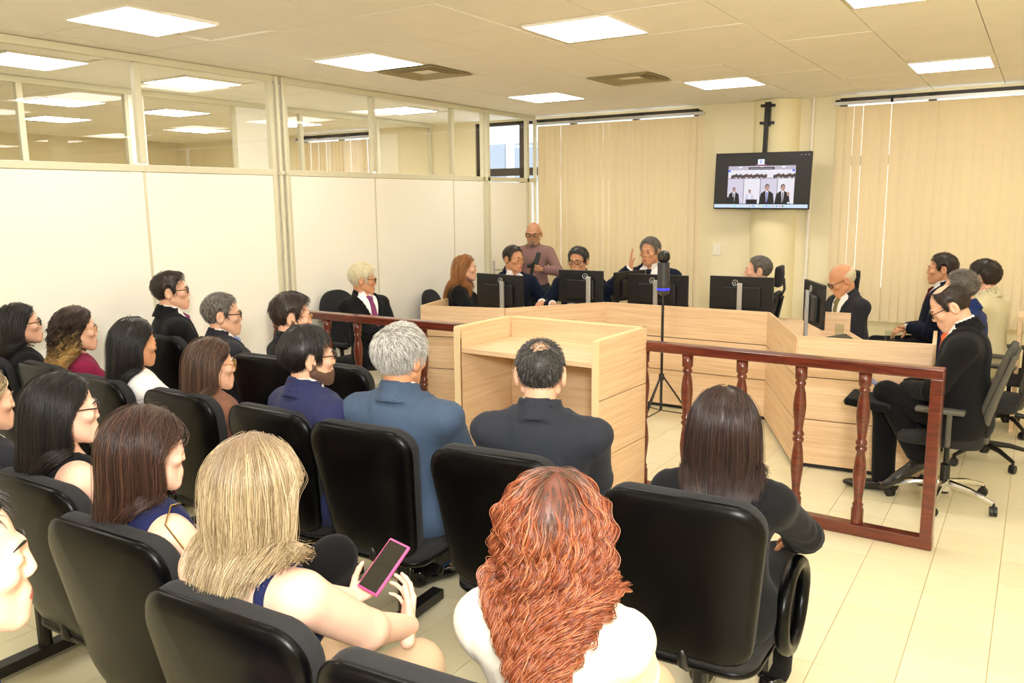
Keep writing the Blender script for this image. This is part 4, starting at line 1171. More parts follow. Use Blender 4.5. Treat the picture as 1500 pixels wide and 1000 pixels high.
for i, (wc, sc) in enumerate((('wall', 1), ('wall2', 0), ('wall', 1), ('wall2', 1))):
    u0 = 0.14 + 0.179 * i; u1 = u0 + 0.174
    srect(wc, U(u0), W_(0.925), U(u1), W_(0.46), Y0 + dy)
    cx = U((0.213, 0.385, 0.570, 0.735)[i]); top_ = (0.62, 0.665, 0.565, 0.57)[i]; k = (0.85, 0.7, 1.15, 1.15)[i]
    hz = W_(top_) - 0.030 * k
    bw = min(0.078 * k, 0.082)
    spoly('suit' if sc else 'wall', [(cx - bw, W_(0.925)), (cx + bw, W_(0.925)), (cx + bw * 0.8, hz - 0.055 * k), (cx + 0.018, hz - 0.028 * k), (cx - 0.018, hz - 0.028 * k), (cx - bw * 0.8, hz - 0.055 * k)], Y0 + 2 * dy)
    spoly('shirt', [(cx - 0.016, hz - 0.03 * k), (cx + 0.016, hz - 0.03 * k), (cx + 0.008, W_(0.9)), (cx - 0.004, W_(0.9))], Y0 + 3 * dy)
    if i in (0, 2, 3): spoly('tie' if i == 2 else 'hair', [(cx - 0.005, hz - 0.04 * k), (cx + 0.006, hz - 0.04 * k), (cx + 0.009, W_(0.9)), (cx - 0.002, W_(0.9))], Y0 + 4 * dy)
    sdisc('hair', cx, hz + 0.006 * k, 0.021 * k, 0.028 * k, Y0 + 4 * dy); sdisc('face', cx + 0.003, hz - 0.004 * k, 0.018 * k, 0.025 * k, Y0 + 5 * dy)
    if i < 2: srect('suit', U(u0 + (0 if i == 0 else 0.03)), W_(0.925), U(u0 + (0.075 if i == 0 else 0.15)), W_(0.80 if i == 0 else 0.845), Y0 + 6 * dy)
    if i == 3: sdisc('face', cx + 0.06, hz - 0.065, 0.014, 0.022, Y0 + 6 * dy); sdisc('white', cx + 0.065, W_(0.905), 0.012, 0.009, Y0 + 6 * dy)
for u, k in ((0.235, 'cyan'), (0.395, 'pink'), (0.435, 'blue'), (0.47, 'white'), (0.505, 'yellow'), (0.54, 'cyan'), (0.575, 'blue'), (0.61, 'cyan'), (0.645, 'pink'), (0.68, 'blue'), (0.715, 'pink'), (0.745, 'crowd')): sdisc(k, U(u), W_(0.967), 0.008, 0.008, Y0 + 3 * dy, 10)
for u in (0.905, 0.945, 0.98): srect('ceil', U(u - 0.008), W_(0.045), U(u + 0.008), W_(0.037), Y0 + 3 * dy)
link('screen', mesh_from('screen', SV, SF, [EM[k] for k in sm_names], False, SMI), tv)
pb = MB(); pb.box((-0.022, 0.04, 0.25), (0.022, 0.075, ZC - 2.045 - 0.04)); pb.obj('pole', M_blackm, tv)
pb = MB()
for z in (0.60, 0.78): pb.box((-0.075, 0.06, z), (0.075, 0.09, z + 0.028)); pb.tube([(-0.06, 0.05, z + 0.014), (-0.06, 0.15, z + 0.014)], 0.008, 6); pb.tube([(0.06, 0.05, z + 0.014), (0.06, 0.15, z + 0.014)], 0.008, 6)
pb.box((-0.03, 0.06, 0.58), (0.03, 0.12, 0.83)); pb.obj('bracket', M_blackm, tv)

# ------------------------------------------------------------------ tripod camera before the bench
tp = thing('tripod_camera', 'slim black tripod carrying a cylindrical conference camera before the bench', 'camera', (1.66, 6.60, 0))
MB().tube([(0, 0, 0.06), (0, 0, 1.08)], 0.012, 8).obj('pole', M_blackm, tp, smooth=True)
for k in range(3):
    a = R(20 + 120 * k); c, s_ = math.cos(a), math.sin(a)
    g = MB(); g.tube([(0.015 * c, 0.015 * s_, 0.36), (0.26 * c, 0.26 * s_, 0.012)], 0.008, 6); g.tube([(0.012 * c, 0.012 * s_, 0.06), (0.24 * c, 0.24 * s_, 0.035)], 0.005, 6); g.obj('leg', M_blackm, tp)
MB().lathe([(0.022, 0.33), (0.024, 0.335), (0.024, 0.375), (0.016, 0.385)], 12).obj('collar', M_blackm, tp, smooth=True)
MB().lathe([(0.02, 1.06), (0.045, 1.075), (0.052, 1.09), (0.052, 1.14), (0.05, 1.30), (0.05, 1.335), (0.044, 1.34)], 20).obj('camera_body', mat('device_grey', '#3c3c3e', 0.35), tp, smooth=True)
MB().lathe([(0.0535, 1.105), (0.0545, 1.108), (0.0545, 1.118), (0.0535, 1.121)], 20).obj('status_ring', mat('blue_led', '#1a1aff', 0.4, emit=('#3c3cff', 1.5)), tp, smooth=True)
MB().lathe([(0.001, 1.335), (0.03, 1.34), (0.05, 1.36), (0.053, 1.39), (0.045, 1.42), (0.02, 1.435), (0.001, 1.437)], 16).obj('camera_head', M_black, tp, smooth=True)
MB().tube([(0, -0.045, 1.388), (0, -0.058, 1.388)], 0.024, 16).obj('lens', mat('lens_glass', '#050507', 0.05, spec=0.9), tp)

# ------------------------------------------------------------------ monitors and things on the bench
def monitor(label, x, y, z, rz, w=0.56, h=0.33, col=-0.02, mark=True):
    t = thing('monitor', label, 'monitor', (x, y, WT), R(rz), 'black monitors on the bench')
    zc = z - WT
    b = MB(); b.box((-w / 2, -0.012, zc - h / 2), (w / 2, 0.012, zc + h / 2)); bev(b.obj('display', M_black, t), 0.005)
    bev(box('back_cover', (w * 0.62, 0.03, h * 0.6), (0, -0.022, zc - h * 0.08), M_black, t), 0.01)
    box('screen', (w - 0.02, 0.002, h - 0.025), (0, 0.0125, zc + 0.002), mat('monitor_screen', '#0a0c10', 0.1, emit=('#3a5070', 0.35)), t)
    bev(box('stand_column', (0.042, 0.022, zc + 0.10), (col, -0.052, (zc + 0.10) / 2), M_silver, t), 0.004)
    bev(box('stand_foot', (0.22, 0.16, 0.012), (col, -0.02, 0.006), M_silver, t), 0.004)
    if mark:
        g = MB(); g.tube([(0.024 * math.cos(2 * math.pi * k / 16), 0, 0.024 * math.sin(2 * math.pi * k / 16)) for k in range(16)], 0.003, 5, True)
        g.box((-0.005, -0.002, -0.010), (-0.001, 0.001, 0.012)); g.box((0.003, -0.002, -0.016), (0.007, 0.001, 0.006)); g.box((-0.012, -0.002, -0.052), (0.012, 0.001, -0.034))
        g.obj('emblem', M_silver, t, (col - 0.052 if col > -0.05 else col + 0.05, -0.0145, zc + h / 2 - 0.055))
    return t
monitor('leftmost black monitor seen from behind, before the woman in black', 0.13, 6.42, 1.035, 180 - 188, 0.56, 0.32, 0.07)
monitor('black monitor hiding the chest of the man with round dark glasses', 0.68, 6.98, 1.055, 3, 0.46, 0.31, 0.10)
monitor('black monitor before the man raising his hand', 1.33, 7.28, 1.02, 0, 0.60, 0.30, 0.0)
monitor('black monitor in front of the grey-haired man leaning back', 2.13, 7.24, 1.03, 2, 0.56, 0.31, 0.0)
monitor('black monitor seen nearly edge-on at the bench corner on the right', 2.95, 6.33, 1.09, -62, 0.50, 0.32, -0.0)
monitor('black monitor turned sideways, left of the man raising his hand', 0.98, 7.42, 1.04, 75, 0.46, 0.28, -0.0, False)
pa = thing('paper_stack', 'white paper sheets lying on the right bench top', 'paper', (3.22, 6.18, WT))
for k in range(3): box('sheet', (0.21, 0.297, 0.003), (0.01 * k, 0.012 * k, 0.0016 + 0.003 * k), mat('paper', '#f2efe6', 0.7), pa, R(70 + 9 * k))
fo = thing('folder', 'black leather folder lying open on the right bench top', 'folder', (3.36, 6.06, WT), R(60))
bev(box('cover', (0.24, 0.32, 0.012), (0, 0, 0.012), M_shoe, fo), 0.004)
bev(box('flap', (0.24, 0.16, 0.010), (0.03, 0.20, 0.05), M_shoe, fo, rot=(R(25), 0, R(8))), 0.004)
gl = thing('drinking_glass', 'clear drinking glass on the right bench top', 'glass', (3.48, 6.30, WT))
MB().lathe([(0.028, 0), (0.030, 0.004), (0.035, 0.13), (0.0335, 0.13), (0.029, 0.01), (0.001, 0.008)], 18).obj('tumbler', glass_mat('tumbler_glass', (0.93, 0.96, 0.95, 1)), gl, smooth=True)
gl2 = thing('water_glass', 'clear glass with a stem mark standing behind the papers', 'glass', (3.12, 6.42, WT))
MB().lathe([(0.026, 0), (0.028, 0.004), (0.033, 0.14), (0.0315, 0.14), (0.027, 0.01), (0.001, 0.008)], 18).obj('tumbler', MATS.get('x') or glass_mat('tumbler_glass', (0.93, 0.96, 0.95, 1)), gl2, smooth=True)
mug = thing('mug', 'small steel mug on the left bench before the turned man', 'mug', (0.62, 6.90, WT))
MB().lathe([(0.036, 0), (0.038, 0.006), (0.040, 0.09), (0.041, 0.10), (0.036, 0.10), (0.034, 0.01), (0.001, 0.008)], 18).obj('cup', M_silver, mug, smooth=True)
MB().tube([(-0.038, 0, 0.08), (-0.062, 0, 0.078), (-0.068, 0, 0.05), (-0.058, 0, 0.028), (-0.037, 0, 0.025)], 0.005, 6).obj('handle', M_silver, mug, smooth=True)
cbn = MB(); cbn.tube([(0.0, 0, 0.01), (0.06, 0.05, 0.03), (0.13, 0.02, 0.012), (0.2, 0.08, 0.02), (0.27, 0.02, 0.008)], 0.004, 6)
tag(cbn.obj('cable', M_black, None, (2.98, 6.05, WT), (0, 0, R(30)), smooth=True), 'black cable curled on the right bench top beside the edge-on monitor', 'cable')

# desk at the right edge
dk = thing('side_desk', 'pale wood desk end with black crossbars at the right edge of view', 'desk', (4.24, 7.70, 0))
box('end_panel', (0.03, 0.36, 0.90), (0.0, 0, 0.45), M_bench, dk, bevel=0.002)
box('tabletop', (1.4, 0.42, 0.03), (0.68, 0.02, 0.915), M_bench, dk, bevel=0.002)
box('end_panel', (0.03, 0.36, 0.90), (1.36, 0, 0.45), M_bench, dk, bevel=0.002)
for z in (0.08, 0.19): box('crossbar', (0.36, 0.03, 0.03), (-0.18, 0.10, z), M_blackm, dk)
bev(box('cable_box', (0.20, 0.10, 0.15), (-0.11, 0.08, 0.50), M_black, dk), 0.006)

# ------------------------------------------------------------------ chairs
M_shell = mat('chair_shell', '#050506', 0.30, spec=0.16, bump=(700, 0.03))
M_cush = fabric('chair_cloth', '#2a2a2b', 600, 0.3)
def outline(w0, w1, h, r, n=7):
    """Rounded trapezoid, bottom half-width w0, top half-width w1."""
    P = []
    cs = [((w0 - r), r, -90), ((w1 - r), h - r, 0), (-(w1 - r), h - r, 90), (-(w0 - r), r, 180)]
    for cx, cz, a0 in cs:
        for k in range(n + 1):
            a = R(a0 + 90 * k / n); P.append((cx + r * math.cos(a), cz + r * math.sin(a)))
    return P
def pad(name, P, layers, m, parent, curve=0.3, vc=0.0, flat=False, belly=0.0):
    """Stacks shrinking copies of an outline; layers are (scale, depth); curve bends the sides forward."""
    cz = sum(p[1] for p in P) / len(P); n = len(P); V = []; Fc = []
    for sc, dp in layers:
        for x, z in P:
            X, Z_ = x * sc, cz + (z - cz) * sc
            y = dp + curve * X * X + vc * (Z_ - cz) ** 2
            V.append((X, y, Z_) if not flat else (X, Z_, y))
    L = len(layers)
    for i in range(L - 1):
        for k in range(n):
            f = (i * n + k, i * n + (k + 1) % n, (i + 1) * n + (k + 1) % n, (i + 1) * n + k); Fc.append(f)
    Fc.append(tuple(range(n))[::-1]); Fc.append(tuple((L - 1) * n + k for k in range(n)))
    me = mesh_from(name, V, Fc, m, True)
    bmx = bmesh_fix(me)
    return me
import bmesh
def bmesh_fix(me):
    bm = bmesh.new(); bm.from_mesh(me); bmesh.ops.recalc_face_normals(bm, faces=bm.faces); bm.to_mesh(me); bm.free(); return me
OB = outline(0.215, 0.255, 0.57, 0.095)
LAY_S = [(0.20, 0.006), (0.97, 0.004), (1.0, 0.0), (1.012, -0.006), (1.012, -0.014), (0.995, -0.022), (0.955, -0.030), (0.90, -0.034), (0.70, -0.037), (0.40, -0.039), (0.10, -0.040)]
LAY_C = [(0.3, 0.0), (0.985, 0.0), (1.0, 0.010), (1.0, 0.030), (0.985, 0.046), (0.95, 0.057), (0.88, 0.064), (0.6, 0.068), (0.25, 0.07), (0.05, 0.07)]
OS = outline(0.225, 0.235, 0.46, 0.09)
CH = dict(shell=pad('back_shell', OB, LAY_S, M_shell, None, 0.35, 0.12), cushion=pad('back_cushion', OB, LAY_C, M_cush, None, 0.35, 0.12),
          sshell=pad('seat_shell', OS, [(0.2, -0.03), (0.95, -0.028), (1.0, -0.014), (1.0, 0.0), (0.2, 0.004)], M_shell, None, 0.0, 0.0, True),
          scush=pad('seat_cushion', OS, [(0.2, 0), (0.98, 0.0), (1.0, 0.015), (0.985, 0.04), (0.9, 0.055), (0.3, 0.06)], M_cush, None, 0.0, 0.0, True))
lb_ = MB(); lb_.tube([(0, 0.0, 0.40), (0, 0.0, 0.06)], 0.028, 10); lb_.box((-0.03, -0.26, 0.02), (0.03, 0.26, 0.065)); lb_.box((-0.23, -0.03, 0.345), (0.23, 0.03, 0.395))
CH['frame'] = lb_.mesh('frame', M_blackm)
br_ = MB(); br_.tube([(0, -0.02, 0.37), (0, -0.16, 0.37), (0, -0.20, 0.40), (0, -0.205, 0.46)], [0.022, 0.022, 0.02, 0.012], 8); CH['spine'] = br_.mesh('back_support', M_blackm, True)
def auditorium_chair(label, x, y, psi, arm_right=False):
    t = thing('auditorium_chair', label, 'chair', (x, y, 0), R(psi), 'black padded audience chairs')
    for k, nm in (('shell', 'back_shell'), ('cushion', 'back_cushion')):
        link(nm, CH[k], t, (0, -0.185, 0.415), (R(11), 0, 0))
    link('seat_shell', CH['sshell'], t, (0, -0.20, 0.405)); link('seat_cushion', CH['scush'], t, (0, -0.20, 0.405))
    link('frame', CH['frame'], t); link('back_support', CH['spine'], t)
    if arm_right:
        g = MB(); pts = [(0.265, 0.14 + 0.165 * math.cos(2 * math.pi * k / 28) * (1.0), 0.525 + (0.125 if math.sin(2 * math.pi * k / 28) > 0 else 0.155) * math.sin(2 * math.pi * k / 28)) for k in range(28)]
        g.tube(pts, 0.024, 10, True)
        g.obj('armrest', M_shell, t, smooth=True)
        MB().tube([(0.0, 0.1, 0.39), (0.255, 0.1, 0.385)], 0.016, 8).obj('armrest_bar', M_blackm, t)
    return t

M_mesh = fabric('chair_mesh', '#4a4740', 1500, 0.35)
M_grey = mat('chair_frame_grey', '#55524a', 0.5)
def caster(parent, x, y, m):
    g = MB()
    for s_ in (-0.011, 0.011): g.tube([(s_ - 0.008, 0, 0.029), (s_ + 0.008, 0, 0.029)], 0.029, 14)
    g.box((-0.006, -0.012, 0.03), (0.006, 0.012, 0.075)); o = g.obj('caster', M_black, parent, (x, y, 0), (0, 0, math.atan2(y, x) + 0.6))
    return o
def office_chair(label, x, y, psi, base='chrome', head=False, frame=None, top=0.98, arms=True, mesh=None, rot0=0.0, round_=False, by=0.0, rec=12):
    t = thing('office_chair', label, 'chair', (x, y, 0), R(psi), 'swivel office chairs')
    fr = frame or M_grey; ms = mesh or M_mesh
    bmtl = M_chrome if base == 'chrome' else M_black
    g = MB()
    for k in range(5):
        a = R(72 * k + rot0); c, s_ = math.cos(a), math.sin(a)
        g.tube([(0.03 * c, 0.03 * s_, 0.125), (0.16 * c, 0.16 * s_, 0.115), (0.30 * c, 0.30 * s_, 0.078)], [0.024, 0.018, 0.013], 8)
        caster(t, 0.30 * c, 0.30 * s_, bmtl)
    g.lathe([(0.035, 0.075), (0.04, 0.09), (0.04, 0.14), (0.03, 0.15)], 14); g.obj('base', bmtl, t, smooth=True)
    MB().lathe([(0.028, 0.06), (0.028, 0.24), (0.016, 0.25), (0.016, 0.40), (0.05, 0.405)], 14).obj('column', M_blackm, t, smooth=True)
    link('seat', pad('seat', OS, [(0.2, -0.03), (0.97, -0.03), (1.0, -0.01), (1.0, 0.02), (0.95, 0.045), (0.3, 0.05)], M_cush, None, 0, 0, True), t, (0, -0.20, 0.43))
    hb = top - 0.52
    ob = outline(0.17, 0.215, hb, 0.10 if not round_ else 0.19)
    if round_: fr = ms = M_cush
    link('backrest', pad('backrest', ob, [(0.2, 0.012), (0.93, 0.012), (1.0, 0.008), (1.02, -0.006), (1.0, -0.022), (0.94, -0.026), (0.92, -0.014), (0.3, -0.012)] if not round_ else [(0.2, 0.03), (0.95, 0.028), (1.0, 0.01), (1.0, -0.015), (0.95, -0.03), (0.3, -0.035)], ms, None, 0.5, 0.10), t, (0, -0.215 + by, 0.52), (R(rec), 0, 0))
    if not round_:
        s2 = MB()
        for sg in (-1, 1): k_ = math.tan(R(rec)); s2.tube([(sg * 0.195, by - 0.235 - k_ * (top - 0.58), top - 0.06), (sg * 0.185, by - 0.235 - k_ * 0.14, 0.66), (sg * 0.13, by - 0.245, 0.53), (sg * 0.05, -0.20, 0.43), (0, -0.10, 0.405)], [0.015, 0.021, 0.025, 0.025, 0.02], 8)
        s2.obj('back_frame', fr, t, smooth=True)
    else: MB().tube([(0, -0.27, 0.62), (0, -0.25, 0.45), (0, -0.1, 0.41)], 0.02, 8).obj('back_frame', M_blackm, t, smooth=True)
    if head:
        link('headrest', pad('headrest', outline(0.125, 0.135, 0.19, 0.04), [(0.2, 0.02), (0.95, 0.018), (1.0, 0.0), (0.97, -0.02), (0.3, -0.024)], M_cush, None, 1.2, 0.6), t, (0, -0.335, top + 0.04), (R(4), 0, 0))
        MB().tube([(0, -0.34, top - 0.06), (0, -0.375, top + 0.02), (0, -0.365, top + 0.12)], 0.012, 6).obj('headrest_stem', M_blackm, t)
    if arms:
        for sg in (-1, 1):
            g = MB(); g.tube([(sg * 0.20, -0.02, 0.41), (sg * 0.275, -0.03, 0.43), (sg * 0.285, -0.03, 0.62)], 0.016, 8)
            g.obj('arm_post', fr, t, smooth=True)
            bev(box('armrest', (0.075, 0.26, 0.028), (sg * 0.285, 0.02, 0.635), fr, t), 0.010)
    return t

# ------------------------------------------------------------------ the people
SK_L, SK_M, SK_T, SK_P = skin('skin_light', '#e3b193'), skin('skin_medium', '#cf9670'), skin('skin_tan', '#bf8a68'), skin('skin_pale', '#eec1a8')
LIP = mat('lips', '#b0655a', 0.4); LIPR = mat('lips_rose', '#b4474c', 0.35)
W_SHIRT = fabric('white_shirt', '#f2f0ec', 900, 0.04, 0.8, 0.0)
BLK = fabric('black_suit', '#151517'); BLK2 = fabric('black_wool', '#131315'); CHAR = fabric('charcoal_suit', '#2c2f37'); NAVY = fabric('navy_suit', '#2a2d50'); BLUE = fabric('steel_blue_suit', '#43536a')
DNAVY = fabric('dark_navy_suit', '#10172a'); GREY = fabric('dark_grey_suit', '#2a2a30'); BROWN = fabric('brown_blazer', '#7d5645'); CREAM = fabric('cream_blazer', '#ded6c4', 800, 0.05)
BEIGE = fabric('beige_blazer', '#cfc6a2', 800, 0.06); ROYAL = fabric('blue_suit', '#1e2f63'); MAUVE = fabric('mauve_shirt', '#8a6a66', 500, 0.12); WINE = fabric('wine_dress', '#7c1c3e'); NTOP = fabric('navy_top', '#1d2349', 700, 0.1)
PURP = fabric('purple_blouse', '#6a2a66'); WTEE = fabric('white_tee', '#f4f2f0', 800, 0.03); JEANS = fabric('blue_denim', '#2b4f86', 500, 0.2); DTRO = fabric('dark_trousers', '#0f0f11'); GTRO = fabric('grey_trousers', '#2f3036'); BEITRO = fabric('beige_trousers', '#c2a888')
T_PUR = fabric('purple_tie', '#7d3f68'); T_BLU = fabric('pale_blue_tie', '#8fa3c8'); T_DRK = fabric('dark_tie', '#20202c'); T_OLV = fabric('olive_tie', '#7b7348'); T_WIN = fabric('wine_tie', '#571820'); T_ORG = fabric('orange_tie', '#d8663a')
STUB = mat('beard_stubble', '#5e4334', 0.7, noise=300, var=0.5)
GLS = mat('glasses_black', '#141414', 0.25); GLG = mat('glasses_gold', '#b99b5c', 0.25, 0.8); GLD = mat('glasses_dark', '#2b2320', 0.3)
H_BLK = dict(cap=mat('hair_black', '#120f0e', 0.42), mat=hairmat('strands_black', ['#0c0a0a', '#181412', '#2a2320'], 0.36))
H_DBR = dict(cap=mat('hair_dark_brown', '#241812', 0.45), mat=hairmat('strands_dark_brown', ['#1b120d', '#2e1f17', '#4a3325'], 0.38))
H_BRN = dict(cap=mat('hair_brown', '#38261c', 0.45), mat=hairmat('strands_brown', ['#2c1d15', '#4a3326', '#6b4d39'], 0.38))
H_GRY = dict(cap=mat('hair_grey', '#6d6860', 0.5), mat=hairmat('strands_grey', ['#4a4741', '#8d8880', '#c9c5bd'], 0.45))
H_WHT = dict(cap=mat('hair_white', '#75726d', 0.5), mat=hairmat('strands_white', ['#6b6864', '#b4b1ab', '#dedbd5'], 0.5))
H_YWH = dict(cap=mat('hair_cream_white', '#cfc3a0', 0.5), mat=hairmat('strands_cream', ['#b9ab84', '#e6dcbb', '#f6efd6'], 0.45))
H_SLT = dict(cap=mat('hair_salt_pepper', '#4d4740', 0.5), mat=hairmat('strands_salt', ['#2c2825', '#6b655d', '#a8a196'], 0.45))
H_DGR = dict(cap=mat('hair_dark_peppered', '#262422', 0.5), mat=hairmat('strands_peppered', ['#141312', '#2a2827', '#6f6b68'], 0.42))
H_BLD = dict(cap=mat('hair_blond_root', '#7a6144', 0.5), mat=hairmat('strands_blond', ['#6a563d', '#96805e', '#b59f79', '#d6c5a2'], 0.33, ('#87735b', 0.0, 0.2)))
H_RED = dict(cap=mat('hair_auburn', '#5a2a18', 0.5), mat=hairmat('strands_red', ['#451a0d', '#74331a', '#9c5432', '#c3845c'], 0.36, ('#4a382e', 0.02, 0.14)))
H_CRL = dict(cap=mat('hair_umber', '#2c1c12', 0.5), mat=hairmat('strands_ombre', ['#8a6233', '#c39a56', '#e0c07e'], 0.38, ('#2a190f', 0.30, 0.62)))
H_CHS = dict(cap=mat('hair_chestnut', '#8a5a30', 0.45), mat=hairmat('strands_chestnut', ['#7a4a24', '#a46c3a', '#c28c54'], 0.38))

def hd(base, **k): d = dict(base); d.update(k); return d
def suit(jk, tie=None, shirt=W_SHIRT, tr=DTRO, sk=SK_L, **k):
    d = dict(skin=sk, jacket=jk, top=shirt, shirt_collar=True, tie=tie, trousers=tr, lips=LIP); d.update(k); return d
def toward(x, y, tx=1.0, ty=7.7): return math.degrees(math.atan2(-(tx - x), ty - y))

AUD = 'people seated in the audience'; PAN = 'people seated at the bench'
# --- second row: chair backs at y = 2.3
auditorium_chair('black audience chair nearest the aisle with a looped armrest, under the dark-haired woman', 3.46, 2.55, 2, True)
person('woman with straight dark shoulder-length hair and black blazer, seated at the aisle end', 3.53, 2.50, 1.265, 8,
       dict(fem=True, lean=-9, hy=6, hp=14, res=0.010, arms=((-0.14, 0.28, 0.66), (0.20, 0.30, 0.68)), poles=((-0.75, -0.55, -0.5), (1.0, -0.45, -0.35)), wide=1.10), dict(skin=SK_M, jacket=BLK, top=PURP, shirt_collar=True, sch=0.058, trousers=DTRO, open=0.07, fold=0.007, lips=LIP),
       hd(H_DBR, long=True, zend=0.97, guides=700, kids=14, vol=0.018, mat=hairmat('strands_espresso', ['#1a100e', '#2a1b17', '#46302a'], 0.33), part=0.0, lock=0.009, r=0.0006, flare=0.35, th=0.012), AUD)
auditorium_chair('black audience chair behind the lectern, under the balding man in charcoal', 2.72, 2.62, 4)
person('man with thinning dark hair in charcoal suit, seated facing the lectern', 2.755, 2.68, 1.335, 18,
       dict(lean=-9, hy=8, hp=4, res=0.010, wide=1.10), suit(CHAR, T_DRK, tr=GTRO, sk=SK_L, fold=0.008),
       hd(H_DGR, style='short', n=2600, len=0.015, th=0.009, lift=0.45, r=0.0007, hole=(0.0, -0.055, 0.105, 0.030), sparse=420), AUD)
auditorium_chair('black audience chair with the silver-haired man in blue', 2.07, 2.65, 3)
person('man with thick silver hair and steel blue suit, seated left of the lectern', 2.125, 2.62, 1.345, 10,
       dict(lean=-9, hy=-6, hp=4, res=0.010, wide=1.10, fat=1.05), suit(BLUE, T_DRK, tr=JEANS, sk=SK_M, fold=0.009),
       hd(H_WHT, style='short', n=5200, len=0.034, th=0.020, hole=(0.0, -0.07, 0.11, 0.022), lift=0.35, r=0.0011, whorl=(0.0, -0.07, 0.095)), AUD)
auditorium_chair('black audience chair with the man in navy suit and dark beard', 1.55, 2.66, 0)
person('bearded man with black slick hair, glasses and bright navy suit', 1.655, 2.54, 1.318, -14,
       dict(lean=-9, hy=-14, hp=-2, res=0.011, wide=1.06), suit(NAVY, T_DRK, sk=SK_L, fold=0.008, glasses=GLD),
       hd(H_BLK, style='short', n=3200, len=0.045, th=0.017, lift=0.1, comb=(0.02, -0.05, -0.03), beard='full', bmat=STUB), AUD)
auditorium_chair('black audience chair under the woman in brown blazer', 0.93, 2.66, 0)
person('woman with long brown hair, thin glasses and brown blazer', 1.00, 2.55, 1.215, -18,
       dict(fem=True, lean=-9, hy=-8, hp=2, res=0.013), dict(skin=SK_L, jacket=BROWN, top=W_SHIRT, trousers=DTRO, lips=LIPR, glasses=GLG, gl=(True, 0.026, 0.024)),
       hd(H_BRN, long=True, zend=0.88, guides=420, kids=9, vol=0.022, lock=0.010, r=0.0011), AUD)
auditorium_chair('black audience chair with the woman in a white t-shirt', 0.29, 2.66, -4)
person('woman with straight black hair and white t-shirt, seated beside the curly-haired woman', 0.39, 2.56, 1.27, -10,
       dict(fem=True, lean=-9, hy=-4, hp=4, res=0.013), dict(skin=SK_M, top=WTEE, sleeve='short', trousers=JEANS, lips=LIP, tname='t_shirt'),
       hd(H_BLK, long=True, zend=0.88, guides=420, kids=9, vol=0.016, lock=0.009, r=0.0011), AUD)
auditorium_chair('black audience chair with the curly-haired woman in wine red', -0.36, 2.72, -4)
person('woman with ombre curly hair, glasses and wine red sleeveless dress', -0.33, 2.66, 1.272, -16,
       dict(fem=True, lean=-9, hy=-8, res=0.013), dict(skin=SK_L, top=WINE, sleeve='short', trousers=WINE, skirt=True, lips=LIPR, glasses=GLG, tname='dress'),
       hd(H_CRL, long=True, zend=0.86, guides=380, kids=12, vol=0.045, curl=0.014, freq=5, lock=0.0045, phase=0.05, r=0.0009, th=0.02, pull=1.5), AUD)
auditorium_chair('black audience chair against the partition, under the woman in black at left', -0.93, 2.70, -4)
person('woman with dark hair, glasses and black blazer, at the left edge by the partition', -0.84, 2.60, 1.272, -18,
       dict(fem=True, lean=-9, hy=-8, hp=-6, res=0.014), dict(skin=SK_L, jacket=BLK2, top=BLK, trousers=DTRO, lips=LIPR, glasses=GLS),
       hd(H_BLK, long=True, zend=0.98, guides=360, kids=9, vol=0.03, lock=0.010, r=0.0012), AUD)
# --- front row
auditorium_chair('black audience chair at the partition, under the tall man in black suit', -0.74, 3.72, 0)
person('tall man with dark hair, glasses and black suit, upright against the partition', -0.80, 3.62, 1.385, -24,
       dict(lean=-9, hy=-14, hp=-4, res=0.013), suit(BLK, T_PUR, sk=SK_L, glasses=GLS), hd(H_DBR, style='short', n=1600, len=0.03, th=0.016, quiff=0.012, r=0.0011), AUD)
auditorium_chair('black audience chair under the grey-haired man with glasses', -0.02, 3.66, 0)
person('grey-haired man with dark glasses and grey suit, seated by the partition', 0.02, 3.40, 1.30, -24,
       dict(lean=-9, hy=-12, hp=0, res=0.013), suit(GREY, T_BLU, sk=SK_L, glasses=GLS), hd(H_SLT, style='short', n=1800, len=0.022, th=0.012, r=0.0011), AUD)
auditorium_chair('black audience chair whose top shows left of the man in navy, front row', 0.52, 3.52, 0)
person('young man with dark hair, short beard and thin glasses, in black suit in front', 0.60, 3.45, 1.322, -20,
       dict(lean=-9, hy=-16, hp=4, res=0.013), suit(BLK, T_DRK, sk=SK_L, glasses=GLG), hd(H_DBR, style='short', n=1800, len=0.03, th=0.018, r=0.0011, quiff=0.008, beard='full', bmat=STUB), AUD)
auditorium_chair('empty black audience chair in front of the bearded man in navy', 1.09, 3.54, -2)
